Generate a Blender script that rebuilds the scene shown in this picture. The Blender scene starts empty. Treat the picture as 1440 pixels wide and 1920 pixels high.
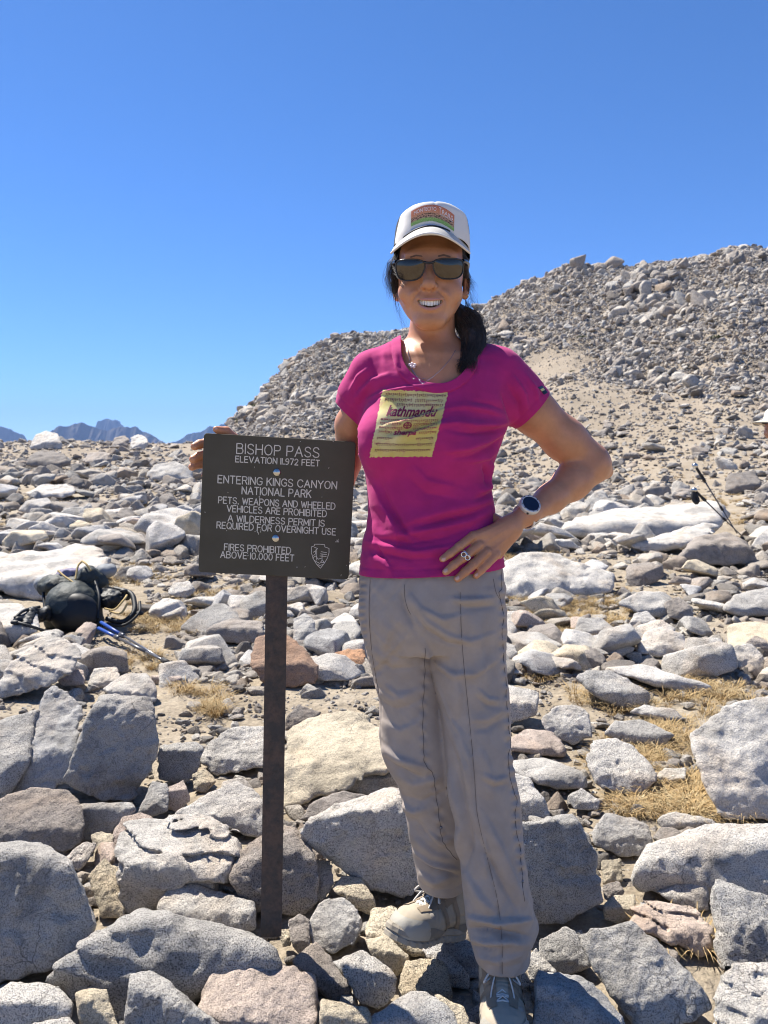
import bpy, bmesh, math, random
import numpy as np
from mathutils import Vector, Matrix
from mathutils.bvhtree import BVHTree
rad = math.radians
scene = bpy.context.scene
C = scene.collection
random.seed(7)
RNG = np.random.RandomState(11)

# ------------------------------------------------------------------ camera, sky, sun, exposure
F = 1450.0; PITCH = rad(4.3); CAM_H = 1.2            # focal length in photo pixels (1440 x 1920)
cam_d = bpy.data.cameras.new('camera'); cam = bpy.data.objects.new('camera', cam_d); C.objects.link(cam)
cam_d.sensor_fit = 'VERTICAL'; cam_d.sensor_height = 36.0; cam_d.lens = F / 1920 * 36.0
cam.location = (0, 0, CAM_H); cam.rotation_euler = (math.pi / 2 - PITCH, 0, 0)
cam_d.clip_start = 0.05; cam_d.clip_end = 40000
cam_d.dof.use_dof = True; cam_d.dof.focus_distance = 1.60; cam_d.dof.aperture_fstop = 9.0
scene.camera = cam
SUN = Vector((-0.62, 0.60, 1.24)).normalized()
elev = math.asin(SUN.z); azim = math.atan2(SUN.x, SUN.y)
w = bpy.data.worlds.new('World'); scene.world = w; w.use_nodes = True
wn = w.node_tree.nodes; wl = w.node_tree.links; bg = wn['Background']
sky = wn.new('ShaderNodeTexSky'); sky.sky_type = 'NISHITA'; sky.sun_disc = False
sky.sun_elevation = elev; sky.sun_rotation = azim
sky.altitude = 3000; sky.air_density = 0.8; sky.dust_density = 0.9; sky.ozone_density = 10.0
hs = wn.new('ShaderNodeHueSaturation'); hs.inputs['Saturation'].default_value = 1.10
wl.new(sky.outputs[0], hs.inputs['Color']); wl.new(hs.outputs[0], bg.inputs[0]); bg.inputs[1].default_value = 0.092
sun_d = bpy.data.lights.new('sun', 'SUN'); sun = bpy.data.objects.new('sun', sun_d); C.objects.link(sun)
sun_d.energy = 5.0; sun_d.angle = rad(0.5); sun_d.color = (1.0, 0.94, 0.85)
sun.rotation_euler = (-SUN).to_track_quat('-Z', 'Y').to_euler(); sun.location = (0, 0, 30)
vs = scene.view_settings
scene.display_settings.display_device = 'sRGB'
vs.view_transform = 'Standard'; vs.look = 'None'; vs.exposure = 1.2; vs.gamma = 1.0; vs.use_curve_mapping = False
scene.cycles.max_bounces = 6; scene.cycles.diffuse_bounces = 3; scene.cycles.glossy_bounces = 3
scene.cycles.transmission_bounces = 4; scene.cycles.volume_bounces = 0; scene.cycles.use_denoising = True; scene.cycles.filter_width = 1.05

# ------------------------------------------------------------------ helpers
cp, sp = math.cos(PITCH), math.sin(PITCH)
def ray(px, py):
    u = (px - 720) / F; v = (960 - py) / F
    return Vector((u, cp + v * sp, -sp + v * cp))     # camera looks along +Y, pitched down
def W(px, py, Y):
    """the point at distance Y in front of the camera that the photo shows at pixel px, py"""
    d = ray(px, py); t = Y / d.y
    return Vector((d.x * t, Y, CAM_H + d.z * t))
def mpp(Y): return Y / F                               # metres per photo pixel
def proj(P):
    P = np.asarray(P, dtype=np.float64); x = P[..., 0]; y = P[..., 1]; z = P[..., 2] - CAM_H
    dep = y * cp - z * sp; up = y * sp + z * cp
    return 720 + F * x / dep, 960 - F * up / dep

def _hash(ix, iy, iz, seed):
    h = (ix.astype(np.int64) * 374761393 + iy.astype(np.int64) * 668265263 + iz.astype(np.int64) * 2147483647 + seed * 1274126177) & 0xFFFFFFFF
    h = ((h ^ (h >> 13)) * 1274126177) & 0xFFFFFFFF
    h = ((h ^ (h >> 16)) * 2246822519) & 0xFFFFFFFF
    return ((h ^ (h >> 15)) & 0xFFFF).astype(np.float32) / 32767.5 - 1.0
def vnoise(P, seed=0):
    P = np.asarray(P, dtype=np.float32); I = np.floor(P).astype(np.int64); f = P - I
    u = f * f * f * (f * (f * 6 - 15) + 10); r = 0
    for dx in (0, 1):
        wx = u[..., 0] if dx else 1 - u[..., 0]
        for dy in (0, 1):
            wy = u[..., 1] if dy else 1 - u[..., 1]
            for dz in (0, 1):
                wz = u[..., 2] if dz else 1 - u[..., 2]
                r = r + wx * wy * wz * _hash(I[..., 0] + dx, I[..., 1] + dy, I[..., 2] + dz, seed)
    return r
def fbm(P, octs=4, seed=0, gain=0.5):
    P = np.asarray(P, dtype=np.float32); a = 1.0; s = 0; 
    for i in range(octs):
        s = s + a * vnoise(P * (2.03 ** i) + 17.3 * i, seed + i); a *= gain
    return s
def sstep(a, b, x):
    t = np.clip((x - a) / (b - a), 0, 1); return t * t * (3 - 2 * t)

def mesh_np(name, V, Fc, smooth=True):
    me = bpy.data.meshes.new(name); V = np.asarray(V, dtype=np.float32); Fc = np.asarray(Fc, dtype=np.int32)
    n = Fc.shape[1]
    me.vertices.add(len(V)); me.vertices.foreach_set('co', V.ravel())
    me.loops.add(Fc.size); me.loops.foreach_set('vertex_index', Fc.ravel())
    me.polygons.add(len(Fc)); me.polygons.foreach_set('loop_start', np.arange(0, Fc.size, n, dtype=np.int32))
    me.update(calc_edges=True)
    me.polygons.foreach_set('use_smooth', np.full(len(Fc), smooth)); me.validate(); me.update()
    return me
def link(o, parent=None, loc=None):
    C.objects.link(o)
    if parent is not None: o.parent = parent
    if loc is not None: o.location = loc
    return o
def tag(o, label=None, cat=None, group=None, kind=None):
    for k, v in (('label', label), ('category', cat), ('group', group), ('kind', kind)):
        if v: o[k] = v
    return o
def empty(name, loc=(0, 0, 0)):
    o = bpy.data.objects.new(name, None); C.objects.link(o); o.location = loc; o.empty_display_size = 0.1; return o
def obj_np(name, V, Fc, mat, parent=None, smooth=True):
    """mesh given in world coordinates; the object's origin is put at its thing's origin"""
    V = np.asarray(V, dtype=np.float64)
    if parent is not None: org = np.array(parent.matrix_world.translation) if parent.parent else np.array(parent.location)
    else: org = np.array([V[:, 0].mean(), V[:, 1].mean(), V[:, 2].min()])
    if parent is not None:
        p = parent; org = np.zeros(3)
        while p is not None: org += np.array(p.location); p = p.parent
    o = bpy.data.objects.new(name, mesh_np(name, V - org, Fc, smooth))
    o.data.materials.append(mat); link(o, parent)
    if parent is None: o.location = org
    return o

def nets(Fd, org, h):
    """naive surface nets of a dense field (negative inside)"""
    S = Fd < 0
    nx, ny, nz = Fd.shape
    c = np.zeros((nx - 1, ny - 1, nz - 1), np.int8)
    for dx in (0, 1):
        for dy in (0, 1):
            for dz in (0, 1): c += S[dx:nx - 1 + dx, dy:ny - 1 + dy, dz:nz - 1 + dz]
    mix = (c > 0) & (c < 8); idx = np.full(mix.shape, -1, np.int64); ii = np.argwhere(mix); idx[mix] = np.arange(len(ii))
    acc = np.zeros((len(ii), 3)); cnt = np.zeros(len(ii)); off = [(a, b, d) for a in (0, 1) for b in (0, 1) for d in (0, 1)]
    for a in off:
        for ax in range(3):
            if a[ax]: continue
            b = list(a); b[ax] = 1
            fa = Fd[ii[:, 0] + a[0], ii[:, 1] + a[1], ii[:, 2] + a[2]]; fb = Fd[ii[:, 0] + b[0], ii[:, 1] + b[1], ii[:, 2] + b[2]]
            m = (fa < 0) != (fb < 0); t = np.where(m, fa / np.where(m, fa - fb, 1), 0)
            p = np.array(a, float)[None] + 0 * acc; p[:, ax] += t
            acc[m] += p[m]; cnt[m] += 1
    V = (ii + acc / cnt[:, None]) * h + np.asarray(org)
    Q = []
    for ax in range(3):
        o1, o2 = [(1, 2), (2, 0), (0, 1)][ax]
        sl0 = [slice(None)] * 3; sl1 = [slice(None)] * 3; sl0[ax] = slice(0, -1); sl1[ax] = slice(1, None)
        d = S[tuple(sl0)] != S[tuple(sl1)]
        e = np.argwhere(d); e = e[(e[:, o1] > 0) & (e[:, o2] > 0) & (e[:, o1] < Fd.shape[o1] - 1) & (e[:, o2] < Fd.shape[o2] - 1)]
        A = S[tuple(sl0)][e[:, 0], e[:, 1], e[:, 2]]
        def cid(d1, d2):
            q = e.copy(); q[:, o1] -= d1; q[:, o2] -= d2; return idx[q[:, 0], q[:, 1], q[:, 2]]
        q = np.stack([cid(1, 1), cid(0, 1), cid(0, 0), cid(1, 0)], 1)
        q[~A] = q[~A][:, ::-1]; Q.append(q)
    return V, np.concatenate(Q)

class Mat:
    """a small builder for node materials"""
    def __init__(s, name, rough=0.8, spec=0.3):
        s.m = bpy.data.materials.new(name); s.m.use_nodes = True; s.nt = s.m.node_tree; s.N = s.nt.nodes; s.L = s.nt.links
        s.b = s.N['Principled BSDF']; s.b.inputs['Roughness'].default_value = rough; s.b.inputs['Specular IOR Level'].default_value = spec
        s._pos = None
    def pos(s):
        if s._pos is None: s._pos = s.N.new('ShaderNodeNewGeometry').outputs['Position']
        return s._pos
    def objco(s): return s.N.new('ShaderNodeTexCoord').outputs['Object']
    def noise(s, scale, detail=3, rough=0.55, vec=None, dist=0.0):
        n = s.N.new('ShaderNodeTexNoise'); n.inputs['Scale'].default_value = scale; n.inputs['Detail'].default_value = detail
        n.inputs['Roughness'].default_value = rough; n.inputs['Distortion'].default_value = dist
        s.L.new(vec or s.pos(), n.inputs['Vector']); return n.outputs[0]
    def voro(s, scale, vec=None, feat='F1', out='Distance', rnd=1.0):
        n = s.N.new('ShaderNodeTexVoronoi'); n.feature = feat; n.inputs['Scale'].default_value = scale; n.inputs['Randomness'].default_value = rnd
        s.L.new(vec or s.pos(), n.inputs['Vector']); return n.outputs[out]
    def ramp(s, x, stops, interp='LINEAR'):
        n = s.N.new('ShaderNodeValToRGB'); e = n.color_ramp.elements; n.color_ramp.interpolation = interp
        while len(e) < len(stops): e.new(0.5)
        for i, (p, c) in enumerate(stops):
            if not isinstance(c, (tuple, list)): c = (c, c, c)
            e[i].position = p; e[i].color = (*c, 1)
        s.L.new(x, n.inputs[0]); return n.outputs[0]
    def mix(s, f, a, b, mode='MIX'):
        n = s.N.new('ShaderNodeMix'); n.data_type = 'RGBA'; n.blend_type = mode
        for k, v in ((0, f), (6, a), (7, b)):
            if isinstance(v, (int, float)): n.inputs[k].default_value = v if k == 0 else (v, v, v, 1)
            elif isinstance(v, (tuple, list)): n.inputs[k].default_value = (*v, 1)
            else: s.L.new(v, n.inputs[k])
        return n.outputs[2]
    def math(s, op, a, b=0.0):
        n = s.N.new('ShaderNodeMath'); n.operation = op
        for k, v in ((0, a), (1, b)):
            if isinstance(v, (int, float)): n.inputs[k].default_value = v
            else: s.L.new(v, n.inputs[k])
        return n.outputs[0]
    def bump(s, h, strength, dist, prev=None):
        n = s.N.new('ShaderNodeBump'); n.inputs['Strength'].default_value = strength; n.inputs['Distance'].default_value = dist
        s.L.new(h, n.inputs['Height'])
        if prev is not None: s.L.new(prev, n.inputs['Normal'])
        return n.outputs[0]
    def col(s, c):
        if isinstance(c, (tuple, list)): s.b.inputs['Base Color'].default_value = (*c, 1)
        else: s.L.new(c, s.b.inputs['Base Color'])
        return s
    def nrm(s, n): s.L.new(n, s.b.inputs['Normal']); return s
def simple(name, c, rough=0.6, spec=0.4, metal=0.0, grain=0.0, gs=300, var=0.0):
    m = Mat(name, rough, spec); m.b.inputs['Metallic'].default_value = metal
    if var: m.col(m.mix(m.ramp(m.noise(gs * .12, 4), [(0.35, 0), (0.65, 1)]), tuple(x * (1 - var) for x in c), tuple(min(1, x * (1 + var)) for x in c)))
    else: m.col(c)
    if grain: m.nrm(m.bump(m.noise(gs, 3), grain, 0.002))
    return m.m
# ------------------------------------------------------------------ materials of the land
def granite_mat(name, far=False, mass=False):
    m = Mat(name, 0.9, 0.25)
    oi = m.N.new('ShaderNodeObjectInfo'); tint = oi.outputs['Color']
    if far or mass:                                     # mass of instanced stones: tint from the instance's own random number
        tint = m.ramp(oi.outputs['Random'], [(0, (0.30, 0.24, 0.185)), (.15, (0.40, 0.355, 0.30)), (.35, (0.30, 0.27, 0.24)), (.5, (0.60, 0.56, 0.49)), (.62, (0.17, 0.15, 0.13)), (.78, (0.46, 0.44, 0.40)), (1, (0.46, 0.40, 0.32))])
    if not far:
        sp1 = m.noise(380, 2, 0.6); sp2 = m.noise(150, 3, 0.6)
        specks = m.ramp(sp1, [(0.36, 0.12), (0.425, 0.58), (0.49, 0.95), (0.62, 1.12)])
        specks2 = m.ramp(sp2, [(0.33, 0.66), (0.45, 0.96), (0.7, 1.05)])
        sf_ = m.math('ADD', m.math('MULTIPLY', oi.outputs['Random'], 0.6), 0.4)
        base = m.mix(sf_, tint, specks, 'MULTIPLY'); base = m.mix(0.8, base, specks2, 'MULTIPLY')
        crack = m.ramp(m.voro(7.0, feat='DISTANCE_TO_EDGE', vec=m.mix(0.06, m.pos(), m.N.new('ShaderNodeTexNoise').outputs[1], 'ADD')), [(0, 1), (0.012, 0)])
        base = m.mix(m.math('MULTIPLY', crack, m.ramp(m.noise(2.1, 2), [(.55, 0), (.62, .7)])), base, (0.05, 0.045, 0.04))
    else:
        base = m.mix(0.6, tint, m.ramp(m.noise(4, 6, 0.75), [(0.3, 0.45), (0.5, 0.95), (0.7, 1.1)]), 'MULTIPLY')
    patch = m.ramp(m.noise(5.5, 5, 0.65), [(0.38, 0.70), (0.5, 1.0), (0.7, 1.10)])
    base = m.mix(0.95, base, patch, 'MULTIPLY')
    warm = m.ramp(m.noise(3.1, 4, 0.6, dist=0.6), [(0.50, 0), (0.68, 1)])
    base = m.mix(m.math('MULTIPLY', warm, 0.38), base, m.mix(1.0, base, (1.10, 0.88, 0.66), 'MULTIPLY'))
    lich = m.ramp(m.noise(21, 6, 0.78, dist=0.6), [(0.57, 0), (0.66, 1)])
    base = m.mix(m.math('MULTIPLY', lich, 0.45), base, (0.09, 0.085, 0.075))
    m.col(base)
    n0 = m.bump(m.noise(3.2, 6, 0.7), 1.0, 0.16) if far else m.bump(m.noise(34, 6, 0.72), 1.0, 0.016)
    n1 = n0 if far else m.bump(m.noise(95, 5, 0.75), 0.9, 0.008, n0)
    n2 = n1 if far else m.bump(m.noise(240, 3, 0.7), 0.6, 0.0025, n1)
    m.nrm(n1 if far else n2)
    return m.m
M_ROCK = granite_mat('granite'); M_ROCK_FAR = granite_mat('granite_far', True); M_ROCK_MASS = granite_mat('granite_rubble', False, True)
gm = Mat('gravel_soil', 0.95, 0.15)
g1 = gm.ramp(gm.noise(0.9, 5, 0.65), [(0.35, (0.275, 0.225, 0.16)), (0.52, (0.35, 0.295, 0.22)), (0.68, (0.39, 0.345, 0.275))])
g2 = gm.mix(0.7, g1, gm.ramp(gm.noise(55, 4, 0.7), [(0.3, 0.45), (0.5, 0.9), (0.7, 1.15)]), 'MULTIPLY')
g3 = gm.mix(0.35, g2, gm.ramp(gm.voro(26, out='Color'), [(0.2, 0.7), (0.8, 1.2)]), 'MULTIPLY')
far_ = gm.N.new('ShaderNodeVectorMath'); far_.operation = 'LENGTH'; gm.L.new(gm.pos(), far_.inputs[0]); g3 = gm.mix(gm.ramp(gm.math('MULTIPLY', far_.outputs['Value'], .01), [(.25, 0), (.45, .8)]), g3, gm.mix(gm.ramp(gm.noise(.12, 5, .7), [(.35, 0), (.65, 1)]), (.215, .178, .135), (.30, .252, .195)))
gm.col(g3); gm.nrm(gm.bump(gm.noise(60, 5, 0.75), 0.9, 0.01, gm.bump(gm.noise(7, 5, 0.6), 0.8, 0.05)))
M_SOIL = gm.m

# ------------------------------------------------------------------ ground
RIDGE = np.array([(-1500, 848), (-500, 842), (0, 830), (120, 826), (300, 833), (400, 832), (432, 804), (462, 770), (492, 738), (530, 690), (562, 652), (600, 633), (650, 617), (700, 619), (760, 610),
                  (830, 598), (900, 572), (950, 540), (985, 524), (1010, 521), (1035, 505), (1070, 495), (1130, 500), (1180, 497), (1240, 490), (1300, 483), (1345, 468), (1385, 462), (1440, 470), (1600, 480), (1900, 560), (2600, 760), (4200, 848)], float)
def ground_z(x, y):
    x = np.asarray(x, float); y = np.asarray(y, float); r = np.hypot(x, y) + 1e-6; ph = np.arctan2(x, y)
    front = sstep(0.35, 0.6, np.cos(ph)); t = np.tan(np.clip(ph, -1.15, 1.15)); px = 720 + F * t
    ps = np.interp(px, RIDGE[:, 0], RIDGE[:, 1])
    el = (851 - ps - 10 * sstep(440, 560, px)) / F * np.cos(np.clip(ph, -1.2, 1.2))                      # tangent of the skyline's elevation
    hill = sstep(395, 470, px)
    R = 62 + hill * 68 - 14 * sstep(900, 1400, px) * hill; r0 = 14 + hill * (26 - 12 * sstep(700, 1300, px))
    zR = CAM_H + R * el
    u = np.clip((r - r0) / (R - r0), 0, None); uu = np.clip(u, 0, 1)
    prof = np.where(hill > 0.5, 0.35 * uu + 0.65 * uu ** 1.5, uu ** 1.2)
    z = zR * prof * front
    beyond = np.clip(r - R, 0, None); z = z - (beyond * 0.55 * sstep(0, 40, beyond)) * (r < 1e5) * np.clip(1, 0, 1)
    z = np.maximum(z, -170.0)
    bump = 0.05 * fbm(np.stack([x * .35, y * .35, 0 * x], -1), 3, 5) * sstep(2.2, 6, r)
    bump = bump + 0.30 * fbm(np.stack([x * .06, y * .06, 0 * x + 3], -1), 3, 9) * sstep(8, 25, r) * (1 - sstep(R * .80, R * .95, r) * .8)
    bump = bump + hill * 1.1 * fbm(np.stack([x * .09, y * .09, 0 * x + 8], -1), 4, 19) * sstep(30, 70, r) * (1 - sstep(R * .85, R, r) * .6)
    return z + bump
def build_ground():
    nr = 300; rr = np.concatenate([[0.0], np.geomspace(0.4, 260, nr), [400, 800, 2000, 5000, 12000]])
    ph = np.concatenate([np.linspace(-math.pi, -0.62, 90, endpoint=False), np.linspace(-0.62, 0.62, 460), np.linspace(0.62, math.pi, 90)[1:]])
    R_, P_ = np.meshgrid(rr, ph, indexing='ij'); X = R_ * np.sin(P_); Y = R_ * np.cos(P_)
    Z = ground_z(X, Y); Z += 0.012 * fbm(np.stack([X * 5, Y * 5, 0 * X], -1), 3, 2) * sstep(0.5, 1, R_) * (1 - sstep(15, 30, R_))
    V = np.stack([X, Y, Z], -1).reshape(-1, 3); a, b = R_.shape
    i, j = np.meshgrid(np.arange(a - 1), np.arange(b - 1), indexing='ij'); k = (i * b + j).ravel()
    Q = np.stack([k, k + 1, k + b + 1, k + b], 1)
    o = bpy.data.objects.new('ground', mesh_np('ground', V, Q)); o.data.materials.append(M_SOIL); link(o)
    tag(o, kind='structure')
    return o
ground = build_ground()

# far mountains
def mountain(name, pts, Y, depth, seed, base=-200, cols=((0.055, 0.052, 0.052), (0.108, 0.102, 0.099))):
    pts = np.array(pts, float); x0, x1 = pts[0, 0], pts[-1, 0]; n = 240; m = 60
    px = np.linspace(x0, x1, n); py = np.interp(px, pts[:, 0], pts[:, 1])
    rng = fbm(np.stack([px * .09, 0 * px, 0 * px + seed], -1), 4, seed) * 1.6
    top = np.array([W(a, b, Y) for a, b in zip(px, py + rng)])
    V = []
    for s in np.linspace(-1, 1, m):
        k = 1 - abs(s) ** 0.85; yy = Y + s * depth
        row = top.copy(); row[:, 0] = top[:, 0] * (1 + s * depth / Y * 0.4); row[:, 1] = yy
        hh = np.clip(top[:, 2] - base, 0, None)
        nz = fbm(np.stack([row[:, 0] * .0035, row[:, 1] * .0012, 0 * px + seed], -1), 5, seed + 3, .6)
        row[:, 2] = base + hh * k + (1 - k) * k * 4 * hh * 0.35 * nz
        V.append(row)
    V = np.array(V).reshape(-1, 3); i, j = np.meshgrid(np.arange(m - 1), np.arange(n - 1), indexing='ij'); k = (i * n + j).ravel()
    mt = Mat(name + '_rock', 0.95, 0.1); mt.col(mt.ramp(mt.noise(0.009, 6, 0.75), [(0.35, cols[0]), (0.65, cols[1])]))
    o = bpy.data.objects.new(name, mesh_np(name, V, np.stack([k, k + 1, k + n + 1, k + n], 1), False)); o.data.materials.append(mt.m); link(o)
    tag(o, kind='structure'); return o
mountain('mountain', [(60, 860), (80, 811), (95, 806), (110, 799), (128, 797), (150, 791), (165, 794), (178, 800), (205, 806), (222, 800), (240, 797), (254, 798), (270, 808), (286, 816), (305, 826), (335, 870)], 5200, 230, 3, cols=((0.044, 0.042, 0.042), (0.120, 0.108, 0.102)))
mountain('mountain', [(150, 860), (178, 800), (183, 785), (197, 783), (212, 789), (225, 796), (240, 806), (270, 850)], 7600, 230, 8, cols=((0.033, 0.033, 0.036), (0.060, 0.060, 0.060)))
mountain('mountain', [(-500, 850), (-200, 800), (-60, 790), (10, 796), (26, 803), (45, 814), (70, 850)], 6400, 230, 12, cols=((0.038, 0.038, 0.042), (0.072, 0.069, 0.069)))
mountain('mountain', [(260, 880), (311, 831), (330, 824), (352, 812), (375, 808), (395, 800), (408, 797), (420, 791), (445, 784), (520, 770), (700, 780), (900, 860)], 6400, 230, 21, cols=((0.033, 0.033, 0.036), (0.066, 0.066, 0.066)))
def build_haze():
    me = bpy.data.meshes.new('haze'); bm = bmesh.new(); bmesh.ops.create_cube(bm, size=1); bm.to_mesh(me); bm.free()
    o = bpy.data.objects.new('haze', me); C.objects.link(o); o.scale = (30000, 30000, 1100); o.location = (0, 0, 1100 / 2 - 250)
    m = bpy.data.materials.new('haze_air'); m.use_nodes = True; nt = m.node_tree; nt.nodes.remove(nt.nodes['Principled BSDF'])
    v = nt.nodes.new('ShaderNodeVolumePrincipled'); v.inputs['Color'].default_value = (0.36, 0.56, 1.0, 1); v.inputs['Density'].default_value = 0.00008
    v.inputs['Anisotropy'].default_value = 0.0
    nt.links.new(v.outputs[0], nt.nodes['Material Output'].inputs['Volume']); me.materials.append(m); tag(o, kind='stuff'); return o
build_haze()
# ------------------------------------------------------------------ stones
def ground_hit(px, py, lift=0.0):
    d = ray(px, py); Y = 2.0
    s = np.geomspace(1.2, 140, 900); P = np.stack([d.x / d.y * s, s], -1)
    z = CAM_H + d.z / d.y * s; g = ground_z(P[:, 0], P[:, 1]) + lift
    k = np.argmax(z < g); return float(s[k]) if z[k] < g[k] else 60.0
def hull_planes(pts):
    bm = bmesh.new()
    for p in pts: bm.verts.new(p)
    r = bmesh.ops.convex_hull(bm, input=bm.verts)
    bm.faces.ensure_lookup_table(); N = []; D = []; A = []
    for f in bm.faces:
        f.normal_update(); N.append(np.array(f.normal)); D.append(float(f.normal.dot(f.verts[0].co))); A.append(f.calc_area())
    bm.free(); N = np.array(N); D = np.array(D); A = np.array(A)
    c = np.mean(np.array([list(p) for p in pts]), 0)
    flip = (N @ c - D) > 0; N[flip] *= -1; D[flip] *= -1
    keep = []
    for i in np.argsort(-A):
        if A[i] < 1e-9: continue
        if all((N[i] @ N[j]) < 0.97 for j in keep): keep.append(i)
    pa = np.array([list(p) for p in pts])
    N = N[keep]; D = (pa @ N.T).max(0)
    return N, D
def rock_mesh(pts, res, seed, rough=1.0, rnd=0.011, ledge=0.0, cuts=5, cf=(.90, .97)):
    N, D = hull_planes(pts); pa = np.array([list(p) for p in pts]); lo, hi = pa.min(0), pa.max(0)
    rc_ = np.random.RandomState(seed + 5); cc_ = pa.mean(0)
    for _ in range(cuts):                               # broken corners
        a_ = rc_.normal(size=3); a_[2] = abs(a_[2]) * .8; a_ /= np.linalg.norm(a_); sup = ((pa - cc_) @ a_).max(); N = np.vstack([N, a_]); D = np.append(D, cc_ @ a_ + sup * rc_.uniform(*cf))
    S = float(np.sort(hi - lo)[1]); big = float((hi - lo).max()); h = big / res; lo = lo - 3 * h; hi = hi + 3 * h
    ax = [np.arange(lo[i], hi[i] + h, h) for i in range(3)]
    G = np.stack(np.meshgrid(*ax, indexing='ij'), -1).astype(np.float32)
    k = rnd * S
    pd = G @ N.T.astype(np.float32) - D.astype(np.float32)
    wob = vnoise(G / (S * .55), seed + 50)[..., None] * 0.0
    mx = pd.max(-1); f = mx + k * np.log(np.exp((pd - mx[..., None]) / k).sum(-1)) - k * 0.5
    q = G / S
    f = f + rough * S * (0.016 * fbm(q * 1.7, 2, seed) + 0.016 * fbm(q * 6.5, 3, seed + 7, .65) + 0.009 * fbm(q * 15, 2, seed + 11))
    chip = fbm(q * np.array([3.2, 3.2, 5.5], np.float32), 2, seed + 21); f = f + rough * S * 0.05 * np.clip(chip - 0.32, 0, .5)
    if ledge:
        tl = (q @ np.array([0.25, 0.35, 0.9], np.float32)) * 5.5 + 0.5 * fbm(q * 1.6, 2, seed + 33); saw = tl - np.floor(tl)
        f = f + ledge * S * (saw * 0.06) * (fbm(q * 2.2, 2, seed + 41) > -0.15)
    return nets(f, lo, h)

TINTS = dict(g=(0.50, 0.475, 0.432), w=(0.645, 0.607, 0.545), c=(0.66, 0.57, 0.42), p=(0.57, 0.47, 0.395), o=(0.54, 0.31, 0.18), b=(0.39, 0.345, 0.30), d=(0.25, 0.225, 0.20), s=(0.52, 0.505, 0.48))
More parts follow.
